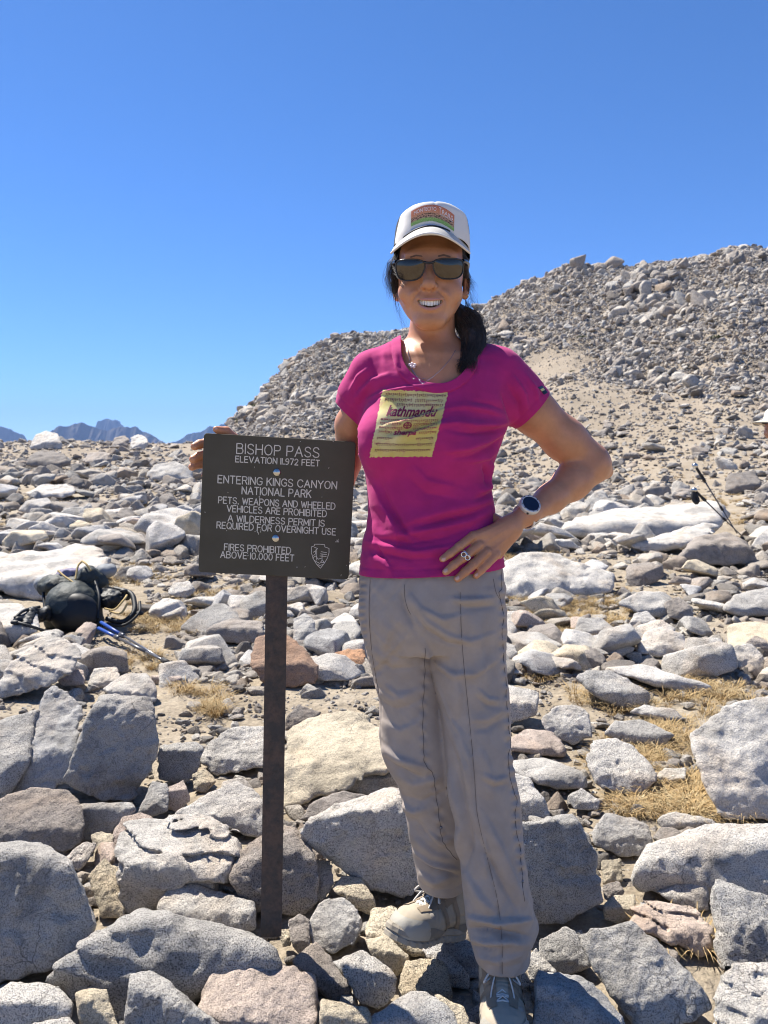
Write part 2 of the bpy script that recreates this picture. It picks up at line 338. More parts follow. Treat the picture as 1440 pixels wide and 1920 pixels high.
# label | tint | slope of the upper face | slope of the front | outline in photo pixels | front edge of the upper face | options
HERO = """
huge rounded grey boulder at the left edge of the pile beside the long slab|g|0.6|3|-90,1600 0,1573 75,1572 110,1590 150,1640 175,1690 190,1745 165,1790 90,1815 0,1838 -90,1830|-90,1625 0,1600 70,1598 112,1622 158,1680|q56
long wedge shaped granite slab below the blocky boulder, left of the sign post|g|0.9|2.2|55,1840 110,1800 165,1757 235,1712 268,1700 345,1735 440,1738 500,1765 545,1800 500,1850 385,1880 290,1905 150,1905|160,1772 240,1735 275,1722 350,1768 440,1790 520,1805|q64 l.5
pale block with a crumbly top in the bottom left corner|w|0.7|3|-30,1870 20,1842 100,1843 140,1880 138,1905 60,1922 -30,1935|-20,1885 60,1880 135,1893|
narrow yellowish stone stuck upright beside the corner block|c|0.8|3|140,1860 160,1852 200,1855 222,1930 150,1945|148,1872 172,1885 190,1930|
pointed grey block with a bright sloping ridge at the bottom edge|g|1.3|3|232,1870 245,1825 280,1822 330,1850 420,1925 420,1960 228,1960|236,1845 280,1848 325,1895 375,1945|q48
broad pinkish flat topped boulder at the bottom, left of the small blocks|p|0.7|3|365,1870 415,1797 470,1795 590,1830 602,1860 590,1950 375,1950|368,1900 440,1925 590,1935|q56
small sliver of pale rock at the very bottom left|w|0.7|3|55,1918 130,1906 155,1935 150,1960 40,1960||
cream stone peeking out right of the pinkish boulder at the bottom|c|0.7|3|600,1870 690,1890 705,1935 700,1960 598,1960|602,1900 690,1918|
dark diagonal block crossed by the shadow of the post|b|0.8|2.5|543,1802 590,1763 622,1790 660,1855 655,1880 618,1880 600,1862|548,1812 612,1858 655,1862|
grey cube shaped stone right of the diagonal block|w|0.7|3|635,1797 680,1780 730,1812 745,1832 742,1870 712,1893 672,1880 648,1830|637,1805 680,1838 705,1840 743,1838|
rounded cream block below the toe of the rear boot|c|0.75|2.5|745,1850 760,1800 835,1797 850,1860 848,1885 800,1892 748,1875|748,1860 800,1865 846,1858|
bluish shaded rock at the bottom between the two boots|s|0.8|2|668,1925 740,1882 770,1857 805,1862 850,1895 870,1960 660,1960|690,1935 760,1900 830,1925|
small warm stone beside the front boot at the bottom|c|0.8|2|812,1860 870,1885 885,1925 880,1955 850,1955 838,1900||
nubbly round grey stone right of the foot of the sign post|g|1.1|1.6|575,1730 600,1692 640,1678 672,1703 684,1735 662,1772 622,1788 585,1770||q40
small dark stone at the foot of the sign post|b|1.0|3|540,1725 560,1712 580,1725 583,1770 562,1792 543,1765||
tiny tan pebble touching the base of the sign post|c|0.9|3|522,1748 536,1740 547,1752 545,1774 530,1776||
dark weathered boulder directly behind the sign post|b|0.9|2.5|425,1645 445,1600 500,1560 545,1550 572,1572 600,1620 602,1680 585,1708 555,1716 470,1705|438,1650 490,1610 545,1590 590,1640|q56
narrow pale stone leaning on the dark boulder behind the post|w|0.9|2.5|590,1612 618,1612 627,1660 604,1695 588,1685||
great block with a bright white top and speckled front behind the rear boot|w|0.75|4|558,1552 620,1508 680,1495 737,1471 758,1480 800,1560 795,1650 762,1688 690,1665 612,1612 575,1580|560,1565 630,1572 690,1545 742,1506 775,1520|q64
small tan block between the round grey stone and the great white block|c|0.8|3|622,1665 640,1640 682,1645 706,1690 702,1716 660,1705|628,1672 680,1668 700,1700|
cream rock under the toe of the rear boot|c|0.7|2|683,1745 700,1705 735,1700 790,1730 800,1790 745,1785 690,1772|686,1752 730,1752 790,1785|
cream wedge below the rear boot, left of the rounded cream block|c|0.7|2.5|682,1762 722,1752 770,1792 767,1817 745,1832 700,1800|690,1775 740,1815|
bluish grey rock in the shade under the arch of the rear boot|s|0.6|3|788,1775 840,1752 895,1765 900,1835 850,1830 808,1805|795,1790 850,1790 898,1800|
small wedge with a lit edge between the boots|w|1.0|3|803,1792 838,1780 882,1832 880,1855 835,1850||
huge blocky boulder with layered ledges, left of the sign post|w|0.75|5|213,1570 240,1530 300,1524 395,1533 462,1570 466,1602 430,1642 425,1667 360,1692 240,1714 214,1702|216,1612 262,1620 330,1610 385,1624 425,1650|q64 l1
long crumbly stone in front of the layered boulder|w|1.1|1.8|290,1697 320,1662 365,1654 400,1668 482,1692 485,1742 455,1754 370,1738 300,1718|300,1708 380,1716 480,1718|q48
rounded brownish boulder at the left edge above the huge grey one|b|1.1|1.8|-30,1510 30,1480 75,1473 130,1478 150,1510 158,1550 145,1587 115,1599 50,1582 -30,1575||q48
squat grey stone under the upright slab, right of the brownish boulder|g|0.8|4|140,1506 245,1504 260,1516 215,1562 160,1582 142,1565|142,1518 250,1516|
pink tinged stone behind the layered boulder|p|1.0|2|210,1557 230,1530 270,1521 295,1532 262,1570 225,1602 206,1592||
small pale chip between the grey boulder and the layered one|w|1.1|2|118,1612 155,1578 184,1581 166,1612 145,1634||
small tan stone behind the pale chip|c|0.9|3|170,1565 190,1558 215,1566 212,1605 178,1605||
cream rubble stone wedged against the front of the layered boulder|c|1.2|1.6|163,1642 195,1608 230,1635 235,1722 190,1724||
upright grey slab at the left edge with a crack along its side|g|1.0|2.6|-80,1370 0,1350 40,1337 75,1328 60,1420 12,1502 -80,1520||
tall upright slab with a peaked top, second from the left edge|s|1.0|2.8|70,1335 82,1296 100,1284 140,1300 159,1330 146,1402 121,1467 100,1478 18,1502 40,1430||q56
tall leaning slab with a smooth grey face, third from the left edge|g|0.8|2.8|118,1468 150,1400 165,1335 186,1300 210,1294 285,1300 299,1370 291,1430 263,1492 245,1507 170,1497|168,1345 190,1312 250,1310 288,1340|q56
pale rock lying on top of the leaning slab|w|0.6|3|185,1295 230,1266 276,1261 293,1280 296,1320 210,1312||
square grey block right of the leaning slab|g|0.7|4|295,1412 300,1397 370,1389 384,1400 368,1457 340,1472 296,1462|297,1408 382,1406|
lens shaped rough stone left of the sign post|w|1.2|1.6|371,1417 400,1385 430,1365 500,1360 500,1437 440,1447 400,1448|376,1425 430,1436 500,1425|q44
pointed grey stone below the square block|g|1.0|3|258,1524 285,1463 315,1470 317,1520 290,1532||
small tan cube beside the pointed grey stone|p|0.8|4|313,1477 345,1462 358,1500 330,1522 315,1516|315,1485 350,1480|
small tan stone in the gap under the lens shaped stone|c|0.8|3|358,1452 385,1441 407,1465 386,1487 363,1482||
wide pale triangular rock left of the sign post|w|1.0|1.8|322,1527 400,1485 440,1460 482,1478 505,1510 505,1575 440,1552 390,1536||q48
very broad low slab right of the sign post|c|0.35|1|525,1440 532,1372 580,1345 640,1327 690,1340 722,1370 735,1430 700,1455 640,1465 600,1492 530,1505||q56
flat cream stone with a dark underside by the knee of the rear leg|c|0.7|3|628,1467 650,1445 710,1436 750,1442 755,1472 700,1492 660,1487|632,1470 700,1470 752,1456|
curved brown edged stone above the great white block|b|1.0|1.6|560,1538 580,1505 640,1483 690,1490 655,1515 600,1545||
small dark stone on the broad slab right of the post|d|1.0|2|535,1347 560,1322 602,1335 592,1357 535,1370||
reddish brown boulder behind the middle of the sign post|o|0.9|2.5|465,1247 480,1195 520,1182 560,1200 597,1250 592,1278 540,1288 490,1278||td
flat orange stone between the post and the walker's thigh|o|0.9|2|605,1238 630,1222 660,1216 686,1220 684,1250 650,1263 615,1252|612,1240 684,1236|
dark faced rock in front of the backpack|b|0.5|4|135,1257 155,1222 200,1209 235,1220 245,1258 215,1264 150,1266|140,1240 190,1216 240,1236|
small rough stone below the dark faced rock|w|0.8|3|163,1285 175,1252 220,1250 228,1283 195,1290||
pinkish small stone left of the small rough stone|p|0.8|3|100,1270 120,1256 158,1255 160,1284 120,1288||
big bright slab leaning in front of the backpack at the left|w|0.9|2|-10,1290 30,1220 80,1190 105,1178 135,1200 157,1225 140,1262 100,1282 60,1302 -10,1312||q48 l.5
wide white slab behind the backpack|w|0.35|3|-60,1112 -30,1040 60,1030 150,1019 200,1030 216,1060 206,1090 150,1112 60,1122|-60,1095 60,1090 205,1078|q40
low pale slab left of the backpack|w|0.5|3|-60,1132 30,1125 75,1150 82,1182 20,1207 -60,1205||
dark triangular boulder right behind the front leg|g|1.0|3|940,1560 985,1540 1005,1550 1080,1524 1096,1560 1122,1610 1130,1680 1100,1712 1060,1738 1000,1735 940,1690|950,1562 1010,1556 1080,1535|q56
big wedge boulder right of the front boot with a shadow corner|g|1.3|1.8|1073,1748 1150,1733 1197,1735 1240,1765 1292,1820 1332,1870 1338,1897 1250,1940 1180,1930 1160,1860 1130,1820||q60
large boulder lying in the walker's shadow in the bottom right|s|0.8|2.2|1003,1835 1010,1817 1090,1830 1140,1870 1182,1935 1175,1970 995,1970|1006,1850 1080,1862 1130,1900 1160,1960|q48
grey tilted stone between the triangular boulder and the wedge boulder|g|1.1|2|1006,1765 1060,1737 1078,1745 1112,1812 1080,1828 1012,1820||
small pale stone touching the trouser cuff of the front leg|w|0.9|2|985,1800 1005,1778 1045,1822 1040,1840 990,1840||
massive long boulder at the right edge with a lit top|w|0.8|1.8|1175,1625 1215,1580 1290,1556 1380,1545 1540,1550 1540,1690 1420,1690 1300,1655 1230,1675 1190,1665|1185,1630 1225,1600 1300,1580 1380,1580 1540,1580|q60
angular grey rock at the right edge below the massive boulder|g|1.3|1.8|1330,1702 1340,1639 1370,1655 1420,1680 1540,1725 1540,1815 1400,1805 1370,1783 1350,1815 1338,1750||q52
light crumbly rock tucked under the massive boulder|w|1.1|2|1226,1672 1310,1644 1327,1665 1330,1708 1280,1705||
warm layered slab between the wedge boulder and the right edge|p|0.8|3|1176,1738 1185,1690 1240,1683 1300,1700 1342,1742 1338,1793 1290,1783 1230,1758|1180,1740 1240,1748 1335,1778|q48 l1
rough pale rock filling the bottom right corner|w|0.6|2|1335,1835 1380,1800 1560,1815 1560,1970 1335,1970||q48 l.7
egg shaped white boulder with a dark hollow in the dry grass|w|1.1|1.7|1101,1422 1112,1390 1145,1376 1185,1395 1232,1440 1232,1467 1195,1492 1165,1490 1115,1472|1108,1445 1150,1452 1228,1462|q44
rough grey block above the pale stack, right of the triangular boulder|g|1.2|1.8|1110,1552 1135,1519 1215,1545 1224,1580 1200,1607 1165,1607 1115,1582||q40
giant bluish white boulder at the right edge|w|1.2|1.6|1283,1372 1330,1345 1400,1312 1540,1300 1540,1545 1400,1535 1350,1540 1325,1482 1308,1430||q60
white knobbly stone near the walker's calf|w|1.2|1.8|1015,1352 1040,1325 1085,1321 1108,1345 1112,1382 1075,1397 1030,1382||q36
pink topped flat stone beside the walker's calf|p|0.5|3|940,1398 985,1365 1030,1369 1066,1400 1062,1422 1000,1414|945,1402 1000,1404 1062,1408|
white block behind the walker's knee|w|0.7|3|930,1295 950,1283 1012,1298 1006,1342 940,1364|935,1320 1008,1318|
low rounded slab below the pink topped stone|w|0.4|2|935,1425 1020,1417 1095,1450 1108,1477 1050,1483 980,1463||
white wedge beside the walker's shin|w|1.0|2|940,1440 992,1458 1030,1515 1027,1538 940,1538||
grey arched stone behind the egg shaped boulder|g|0.9|3|1128,1377 1155,1352 1200,1349 1265,1378 1242,1400 1170,1395||
grey slab with a dark end in the grass behind the arched stone|g|0.8|2.5|1076,1272 1100,1255 1150,1259 1227,1300 1222,1322 1160,1330 1120,1312||
long thin white slab lying across the grass on the right|w|0.5|3|1120,1254 1180,1248 1250,1258 1335,1284 1342,1297 1240,1290||
small curved stone in the grass behind the arched stone|w|0.8|3|1178,1335 1210,1321 1260,1328 1292,1350 1240,1352||
thin white stone at the front edge of the giant bluish boulder|w|0.8|3|1230,1535 1265,1520 1335,1536 1352,1552 1240,1556||
small white stone below the egg shaped boulder|w|1.0|2.5|1062,1492 1090,1478 1125,1500 1122,1520 1075,1518||
cream stone on top of the pale stack right of the triangular boulder|c|1.0|3|1126,1614 1165,1610 1168,1652 1130,1660||
small brown stone in the middle of the pale stack|b|1.0|3|1130,1660 1160,1650 1172,1672 1155,1690 1132,1686||
cream stone at the bottom of the pale stack|c|0.7|3|1130,1700 1150,1678 1190,1675 1196,1712 1160,1732 1132,1724|1135,1705 1192,1702|
small white stone right of the egg shaped boulder|w|0.8|3|1228,1455 1245,1441 1288,1440 1285,1462 1250,1474||
enormous white slab on the flat behind the walker's elbow|w|0.3|2.2|1040,992 1100,968 1200,952 1300,944 1358,955 1362,985 1290,1012 1180,1022 1140,1020 1060,1007|1045,1000 1140,995 1250,992 1355,972|q48
tilted ledge leaning on the front of the enormous white slab|w|0.5|3|1180,1022 1290,985 1358,982 1330,1010 1300,1022 1230,1037||
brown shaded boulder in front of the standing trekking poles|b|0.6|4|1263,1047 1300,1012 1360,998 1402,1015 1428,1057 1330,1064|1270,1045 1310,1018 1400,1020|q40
pyramid shaped grey boulder just below the walker's elbow|g|1.2|3|1081,967 1110,925 1130,916 1150,945 1150,968||
dark brown boulder on the flat behind the standing poles|d|0.7|4|1355,925 1362,888 1420,880 1432,915 1400,926||
grey boulder with a shaded end in the middle of the right flat|g|0.8|2.5|1153,1132 1200,1107 1240,1109 1292,1142 1287,1162 1215,1157||
brownish stone behind the grey boulder with the shaded end|b|0.9|3|1243,1130 1270,1118 1300,1140 1300,1165 1255,1160||
large pale outcrop right of the walker's hip|w|0.6|1.5|930,1065 980,1035 1050,1040 1112,1065 1092,1112 1000,1122 930,1112||q40
pale blocky rock right of the pale outcrop|w|0.8|2|1045,1090 1065,1062 1110,1058 1155,1075 1150,1110 1100,1120 1055,1112||
pale angular outcrop in the grass in the middle of the right flat|w|0.8|1.6|1187,1225 1210,1183 1240,1175 1285,1192 1292,1222 1230,1232||
flat dark edged slab beside the walker's thigh|g|0.4|4|925,1200 945,1185 1010,1187 1062,1210 1050,1224 960,1216|930,1204 1050,1214|
smooth tilted slab at the right edge of the flat|g|0.6|1.6|1345,1145 1380,1112 1440,1100 1500,1105 1500,1150 1390,1160||
small round stone in front of the grey boulder with the shaded end|w|1.0|3|1175,1175 1190,1150 1215,1145 1232,1165 1215,1182||
grey humped stone in the grass behind the walker's knee|g|0.9|2|1070,1195 1085,1158 1130,1158 1155,1180 1140,1196||
white boulder near the right edge of the grassy flat|w|1.0|2|1362,1235 1380,1210 1410,1205 1436,1235 1430,1262 1390,1258||
dark fronted flat stone left of the upper sign post|b|0.4|4|383,1182 430,1159 495,1164 495,1202 420,1207|385,1188 440,1176 495,1180|
grey stone standing beside the upper sign post|g|0.9|3|548,1210 550,1160 572,1148 590,1165 596,1212||
pale wedge behind the flat orange stone|w|1.0|2|590,1210 600,1180 630,1178 655,1195 650,1215||
big round boulder on the left skyline|w|0.8|4|55,838 65,815 85,808 108,812 116,828 114,842 80,842||
round white boulder on the skyline left of the sign|w|0.8|4|243,842 245,820 260,813 275,820 279,834 270,843||
dark squat boulder beside the white one on the skyline|b|0.8|4|208,838 215,820 235,817 243,824 240,838||
dark brown angular boulder on the left flat below the skyline|d|0.7|3|46,872 60,850 85,842 122,852 132,872 90,882||
brownish boulder right of the dark angular one on the left flat|b|0.7|3|148,868 165,850 195,846 212,860 205,874||
broad grey boulder on the left flat close to the sign's edge|g|0.8|2.5|268,895 290,870 330,864 362,882 366,900 300,905||
pointed dark stone on the left flat|d|1.0|3|118,905 140,890 158,900 160,915 130,916||
long pale slab on the left flat|w|0.4|2|45,925 80,910 130,908 146,922 120,934 60,936||
upright dark pointed stone in the middle of the left flat|g|1.2|3|145,975 150,955 168,942 180,958 178,978||
large pale outcrop on the flat just left of the sign|w|0.5|1.5|250,990 280,965 330,952 372,960 378,1000 300,1010||
light stone in the gap under the sign's left corner|w|0.8|3|310,1115 325,1092 355,1090 368,1108 350,1122||
"""
HERO_OBJ = []
def hero_rocks():
    for n, ln in enumerate([l for l in HERO.strip().split('\n') if l.strip()]):
        label, tint, s, sf, out, rid, opt = ln.split('|'); s = float(s); sf = float(sf); s = s * (.38 if rid.strip() else .62)
        P = [tuple(map(float, p.split(','))) for p in out.split()]; R = [tuple(map(float, p.split(','))) for p in rid.split()]
        opts = dict((o[0], o[1:]) for o in opt.split()); seed = 100 + n * 3
        bot = max(P, key=lambda p: p[1]); top = min(P, key=lambda p: p[1]); lift = float(opts.get('z', 0.0))
        if bot[1] > 1920: lift += 0.03
        Y0 = ground_hit(bot[0], min(bot[1], 2100), lift + 0.02)
        zb = W(bot[0], bot[1], Y0).z; yb = bot[1]
        def on_plane(px, py, Ya, za, sl):
            d = ray(px, py); k = -d.z / d.y                       # z = H - k Y on the ray ; z = za + sl (Y - Ya)
            return W(px, py, (CAM_H - za + sl * Ya) / (k + sl))
        pts = []; cx = np.mean([p[0] for p in P]); wid = (max(p[0] for p in P) - min(p[0] for p in P)) * mpp(Y0)
        if R:
            RP = [on_plane(a, b, Y0, zb, sf) for a, b in R]
            Yr = np.mean([p.y for p in RP]); zr = np.mean([p.z for p in RP]); pts += RP
            rx = [a for a, b in R]; ry = [b for a, b in R]
            for a, b in P:
                if b > np.interp(a, rx, ry) - 1: pts.append(on_plane(a, b, Y0, zb, sf))
                else: pts.append(on_plane(a, b, Yr, zr, s))
        else:
            zmid = None
            py_m = 0.5 * (bot[1] + top[1]) + 0.12 * (bot[1] - top[1])
            Pm = on_plane(cx, py_m, Y0, zb, sf)
            for a, b in P:
                pts.append(on_plane(a, b, Y0, zb, sf) if b > py_m else on_plane(a, b, Pm.y, Pm.z, s))
            pts.append(on_plane(cx, py_m, Y0 - 0.04 * wid, zb, sf))
        c = sum(pts, Vector()) / len(pts); T = 0.45 * wid
        vd = Vector((c.x, c.y, c.z - CAM_H)).normalized()
        for p in list(pts):
            q = c + (p - c) * 0.80 + vd * T; pts.append(q)
        q = int(opts.get('q', 30))
        V, Q = rock_mesh(pts, q, seed, ledge=float(opts.get('l', 0)), rough=1.0 if wid < 1.5 else 0.8)
        o = obj_np('granite_rock', V, Q, M_ROCK)
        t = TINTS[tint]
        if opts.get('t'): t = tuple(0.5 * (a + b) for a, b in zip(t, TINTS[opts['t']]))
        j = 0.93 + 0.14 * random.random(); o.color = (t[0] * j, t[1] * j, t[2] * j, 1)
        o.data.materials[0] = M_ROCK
        tag(o, label, 'rock', 'granite rocks of the pass'); HERO_OBJ.append((o, cx, 0.5 * (top[1] + bot[1]), label, V, P))
hero_rocks()

# ---- stones scattered over the flat and the hill
def lib_rock(seed, res, flat=0.6, rough=1.0):
    r = np.random.RandomState(seed); n = 9
    p = r.normal(size=(n, 3)); p /= np.linalg.norm(p, axis=1)[:, None]; p *= r.uniform(0.75, 1.05, (n, 1))
    p *= np.array([0.5, r.uniform(0.34, 0.5), 0.5 * flat])
    V, Q = rock_mesh([Vector(a) for a in p], res, seed, rough=rough * .48, rnd=0.005, cuts=10, cf=(.55, .86))
    return V, Q
LIB = []
for i in range(14):
    V, Q = lib_rock(500 + i, 36, [0.30, 0.42, 0.62][i % 3]); me = mesh_np('granite_stone', V, Q); me.materials.append(M_ROCK); LIB.append(me)
LIBF = []
for i in range(10):
    V, Q = lib_rock(700 + i, 18, [0.45, 0.6, 0.85][i % 3], 0.8); me = mesh_np('rubble_stone', V, Q); me.materials.append(M_ROCK_FAR)
    LIBF.append(bpy.data.objects.new('rubble_stone', me))

def scatter():
    """positions and sizes of all loose stones: power-law sizes, dense near the feet and on the talus"""
    out = []
    rs = np.random.RandomState(5)
    def batch(n, t0, t1, d0, d1, smin, smax, power=2.2, law=1.0):
        t = rs.uniform(t0, t1, n); d = np.exp(rs.uniform(math.log(d0), math.log(d1), n)) if law else rs.uniform(d0, d1, n)
        u = rs.uniform(0, 1, n); a = smin ** (-power); b = smax ** (-power); s = (a + u * (b - a)) ** (-1 / power)
        return np.stack([t * d, d, s], 1)
    out.append(batch(12000, -.66, .66, 1.9, 6.0, 0.02, 0.24, 1.7, 0))
    out.append(batch(900, -.56, .56, 1.35, 3.0, 0.05, 0.17, 1.2, 0))
    out.append(batch(14000, -.66, .66, 4.0, 11, 0.06, 0.70, 1.75))
    out.append(batch(17000, -.66, .66, 9, 24, 0.14, 1.4, 1.9))
    out.append(batch(12000, -.66, .66, 20, 66, 0.24, 1.9, 2.1))
    A = np.concatenate(out)
    x, y, s = A.T
    # leave sandy and grassy gaps
    m = fbm(np.stack([x * .55, y * .35, 0 * x], -1), 3, 77); gap = (m > 0.35) & (s < 0.5) & (rs.uniform(0, 1, len(x)) < 0.6)
    A = A[~gap]
    t = A[:, 0] / A[:, 1]; r = np.hypot(A[:, 0], A[:, 1]); px = 720 + F * t
    # the hill's own stones
    n = 190000; tt = rs.uniform(-0.215, 0.72, n); u = rs.uniform(0, 1, n)
    px = 720 + F * tt; R = 130 - 14 * sstep(900, 1400, px); r0 = 40 - 12 * sstep(700, 1300, px)
    rr = r0 + (R * 1.0 - r0) * u ** 0.75; yy = rr / np.sqrt(1 + tt * tt); uu = (rr - r0) / (R - r0)
    ss = (0.30 ** -2.3 + rs.uniform(0, 1, n) * ((1.8 + 1.8 * uu) ** -2.3 - 0.30 ** -2.3)) ** (-1 / 2.3)
    top = sstep(0.27, 0.50, uu + 0.16 * fbm(np.stack([tt * 9, uu * 4, 0 * tt], -1), 3, 6) + 0.30 * (1 - sstep(500, 900, px)))
    ss = ss * (0.34 + 0.36 * top) * (1 + .9 * (fbm(np.stack([tt * 22, uu * 9, 0 * tt], -1), 2, 66) > .35)); keep = rs.uniform(0, 1, n) < (0.13 + 0.87 * top)
    B = np.stack([tt * yy, yy, ss], 1)[keep]
    # crags along the skyline
    nc = 1500; tc = rs.uniform(-0.2, 0.6, nc); pc = 720 + F * tc; Rc = (130 - 14 * sstep(900, 1400, pc)) * rs.uniform(0.965, 1.0, nc); yc = Rc / np.sqrt(1 + tc * tc)
    crag = fbm(np.stack([tc * 14, 0 * tc, 0 * tc + 2], -1), 3, 61); sc = 0.6 + 1.9 * np.clip(crag + .25, 0, 1) * rs.uniform(.4, 1, nc)
    Cg = np.stack([tc * yc, yc, sc], 1)
    return A, B, Cg
SA, SB, SC = scatter()
HX = np.array([[h[4][:, 0].mean(), h[4][:, 1].mean(), 0.5 * np.ptp(h[4][:, 0]), 0.5 * np.ptp(h[4][:, 1])] for h in HERO_OBJ])
inside = (((SA[:, None, 0] - HX[None, :, 0]) / (HX[None, :, 2] * .95)) ** 2 + ((SA[:, None, 1] - HX[None, :, 1]) / (HX[None, :, 3] * .9)) ** 2 < 1).any(1) & (SA[:, 2] > 0.05) & (SA[:, 1] < 25)
SA = SA[~inside]
pxA, pyA = proj(np.stack([SA[:, 0], SA[:, 1], ground_z(SA[:, 0], SA[:, 1])], -1)); szA = SA[:, 2] * F / SA[:, 1]
clear = (((pxA > 15) & (pxA < 275) & (pyA > 1095) & (pyA < 1205)) | ((pxA > 170) & (pxA < 335) & (pyA > 1165) & (pyA < 1275)) | ((pxA > 1290) & (pxA < 1400) & (pyA > 862) & (pyA < 1040))) & (szA > 12)
SA = SA[(szA > 3.0) & ~clear]; pxA, pyA = proj(np.stack([SA[:, 0], SA[:, 1], ground_z(SA[:, 0], SA[:, 1])], -1)); szA = SA[:, 2] * F / SA[:, 1]
hid = ((pxA > 376) & (pxA < 664) & (pyA > 813) & (pyA < 1087)) | ((pxA > 690) & (pxA < 935) & (pyA < 1700)) | (pxA < -5) | (pxA > 1445) | (pyA > 1930)

order = np.argsort(-np.where(hid, 0, szA)); N_IND = max(0, 298 - len(HERO_OBJ)); ind = order[:N_IND]; rest = np.ones(len(SA), bool); rest[ind] = False
tint_keys = ['w', 'w', 'g', 'g', 's', 'w', 'g', 'c', 'g', 'p', 'd', 'w', 'w', 's', 'w', 'b']
used_labels = set(h[3] for h in HERO_OBJ)
LAND = [(h[1], h[2], h[3]) for h in HERO_OBJ]
def short(lab):
    for cut in (' at the ', ' in the ', ' behind ', ' below ', ' beside ', ' with ', ' right ', ' left ', ' between ', ' under ', ' on the ', ' on ', ' just ', ' directly ', ' near ', ' peeking', ' lying', ' leaning', ' wedged', ' touching', ' stuck', ' crossed', ' tucked', ' filling', ' in ', ' above ', ' close ', ' standing', ' second', ' third', ' of ', ' across'):
        i = lab.find(cut, 12)
        if i > 0: lab = lab[:i]
    return lab.strip(' ,')
SHORTS = {}
for a, b, l in LAND: SHORTS.setdefault(short(l), []).append((a, b))
MARKS = [(v[0][0], v[0][1], 'the ' + k) for k, v in SHORTS.items() if len(v) == 1] + [(140, 1120, 'the dark backpack'), (250, 1215, 'the blue trekking pole'), (512, 1250, 'the sign post'), (1310, 930, 'the standing trekking poles'), (1110, 880, "the walker's elbow"), (960, 1150, "the walker's hip"), (700, 1300, "the walker's rear knee")]
tint_word = dict(w='white', g='grey', s='bluish grey', c='cream', b='brown', p='pinkish', d='dark', o='orange')
def auto_label(px, py, sz, tk, flat):
    size = 'tiny' if sz < 16 else 'small' if sz < 28 else 'medium' if sz < 50 else 'large'
    shape = 'flat' if flat < 0.5 else 'low' if flat < .7 else 'chunky'
    near = sorted(MARKS, key=lambda m: (m[0] - px) ** 2 + 4 * (m[1] - py) ** 2)[:7]
    for m in near:
        dx, dy = px - m[0], py - m[1]
        side = ('right of' if dx > 0 else 'left of') if abs(dx) > 1.6 * abs(dy) else ('in front of' if dy > 0 else 'behind')
        far = '' if math.hypot(dx, dy) < 45 else 'some way ' if math.hypot(dx, dy) < 110 else 'well '
        for s2 in (f'{size} {shape} {tint_word[tk]} stone {far}{side} {m[2]}', f'{size} {tint_word[tk]} {shape} rock {far}{side} {m[2]}'):
            wn_ = s2.split()
            if len(wn_) <= 16 and s2 not in used_labels: used_labels.add(s2); return s2
    for a in near:
        for b in near:
            if a is b: continue
            s2 = f'{size} {tint_word[tk]} stone between {a[2]} and {b[2]}'
            if len(s2.split()) <= 16 and s2 not in used_labels: used_labels.add(s2); return s2
    return f'{size} {shape} {tint_word[tk]} stone on the rocky flat'
for k, i in enumerate(ind):
    x, y, s = SA[i]; me = LIB[k % len(LIB)]; o = bpy.data.objects.new('granite_rock', me); C.objects.link(o)
    z = float(ground_z(x, y)); flat = [0.45, 0.6, 0.8][(k % 14) % 3]
    sc = s * 1.0; o.scale = (sc, sc * random.uniform(.8, 1.2), sc * random.uniform(.8, 1.15)); o.rotation_euler = (random.uniform(-.3, .3), random.uniform(-.3, .3), random.uniform(0, 6.28))
    o.location = (x, y, z + 0.10 * s)
    tk = tint_keys[random.randrange(len(tint_keys))]; t = TINTS[tk]; j = random.uniform(.9, 1.12); o.color = (t[0] * j, t[1] * j, t[2] * j, 1)
    tag(o, auto_label(pxA[i], pyA[i], szA[i], tk, flat), 'rock', 'granite rocks of the pass')

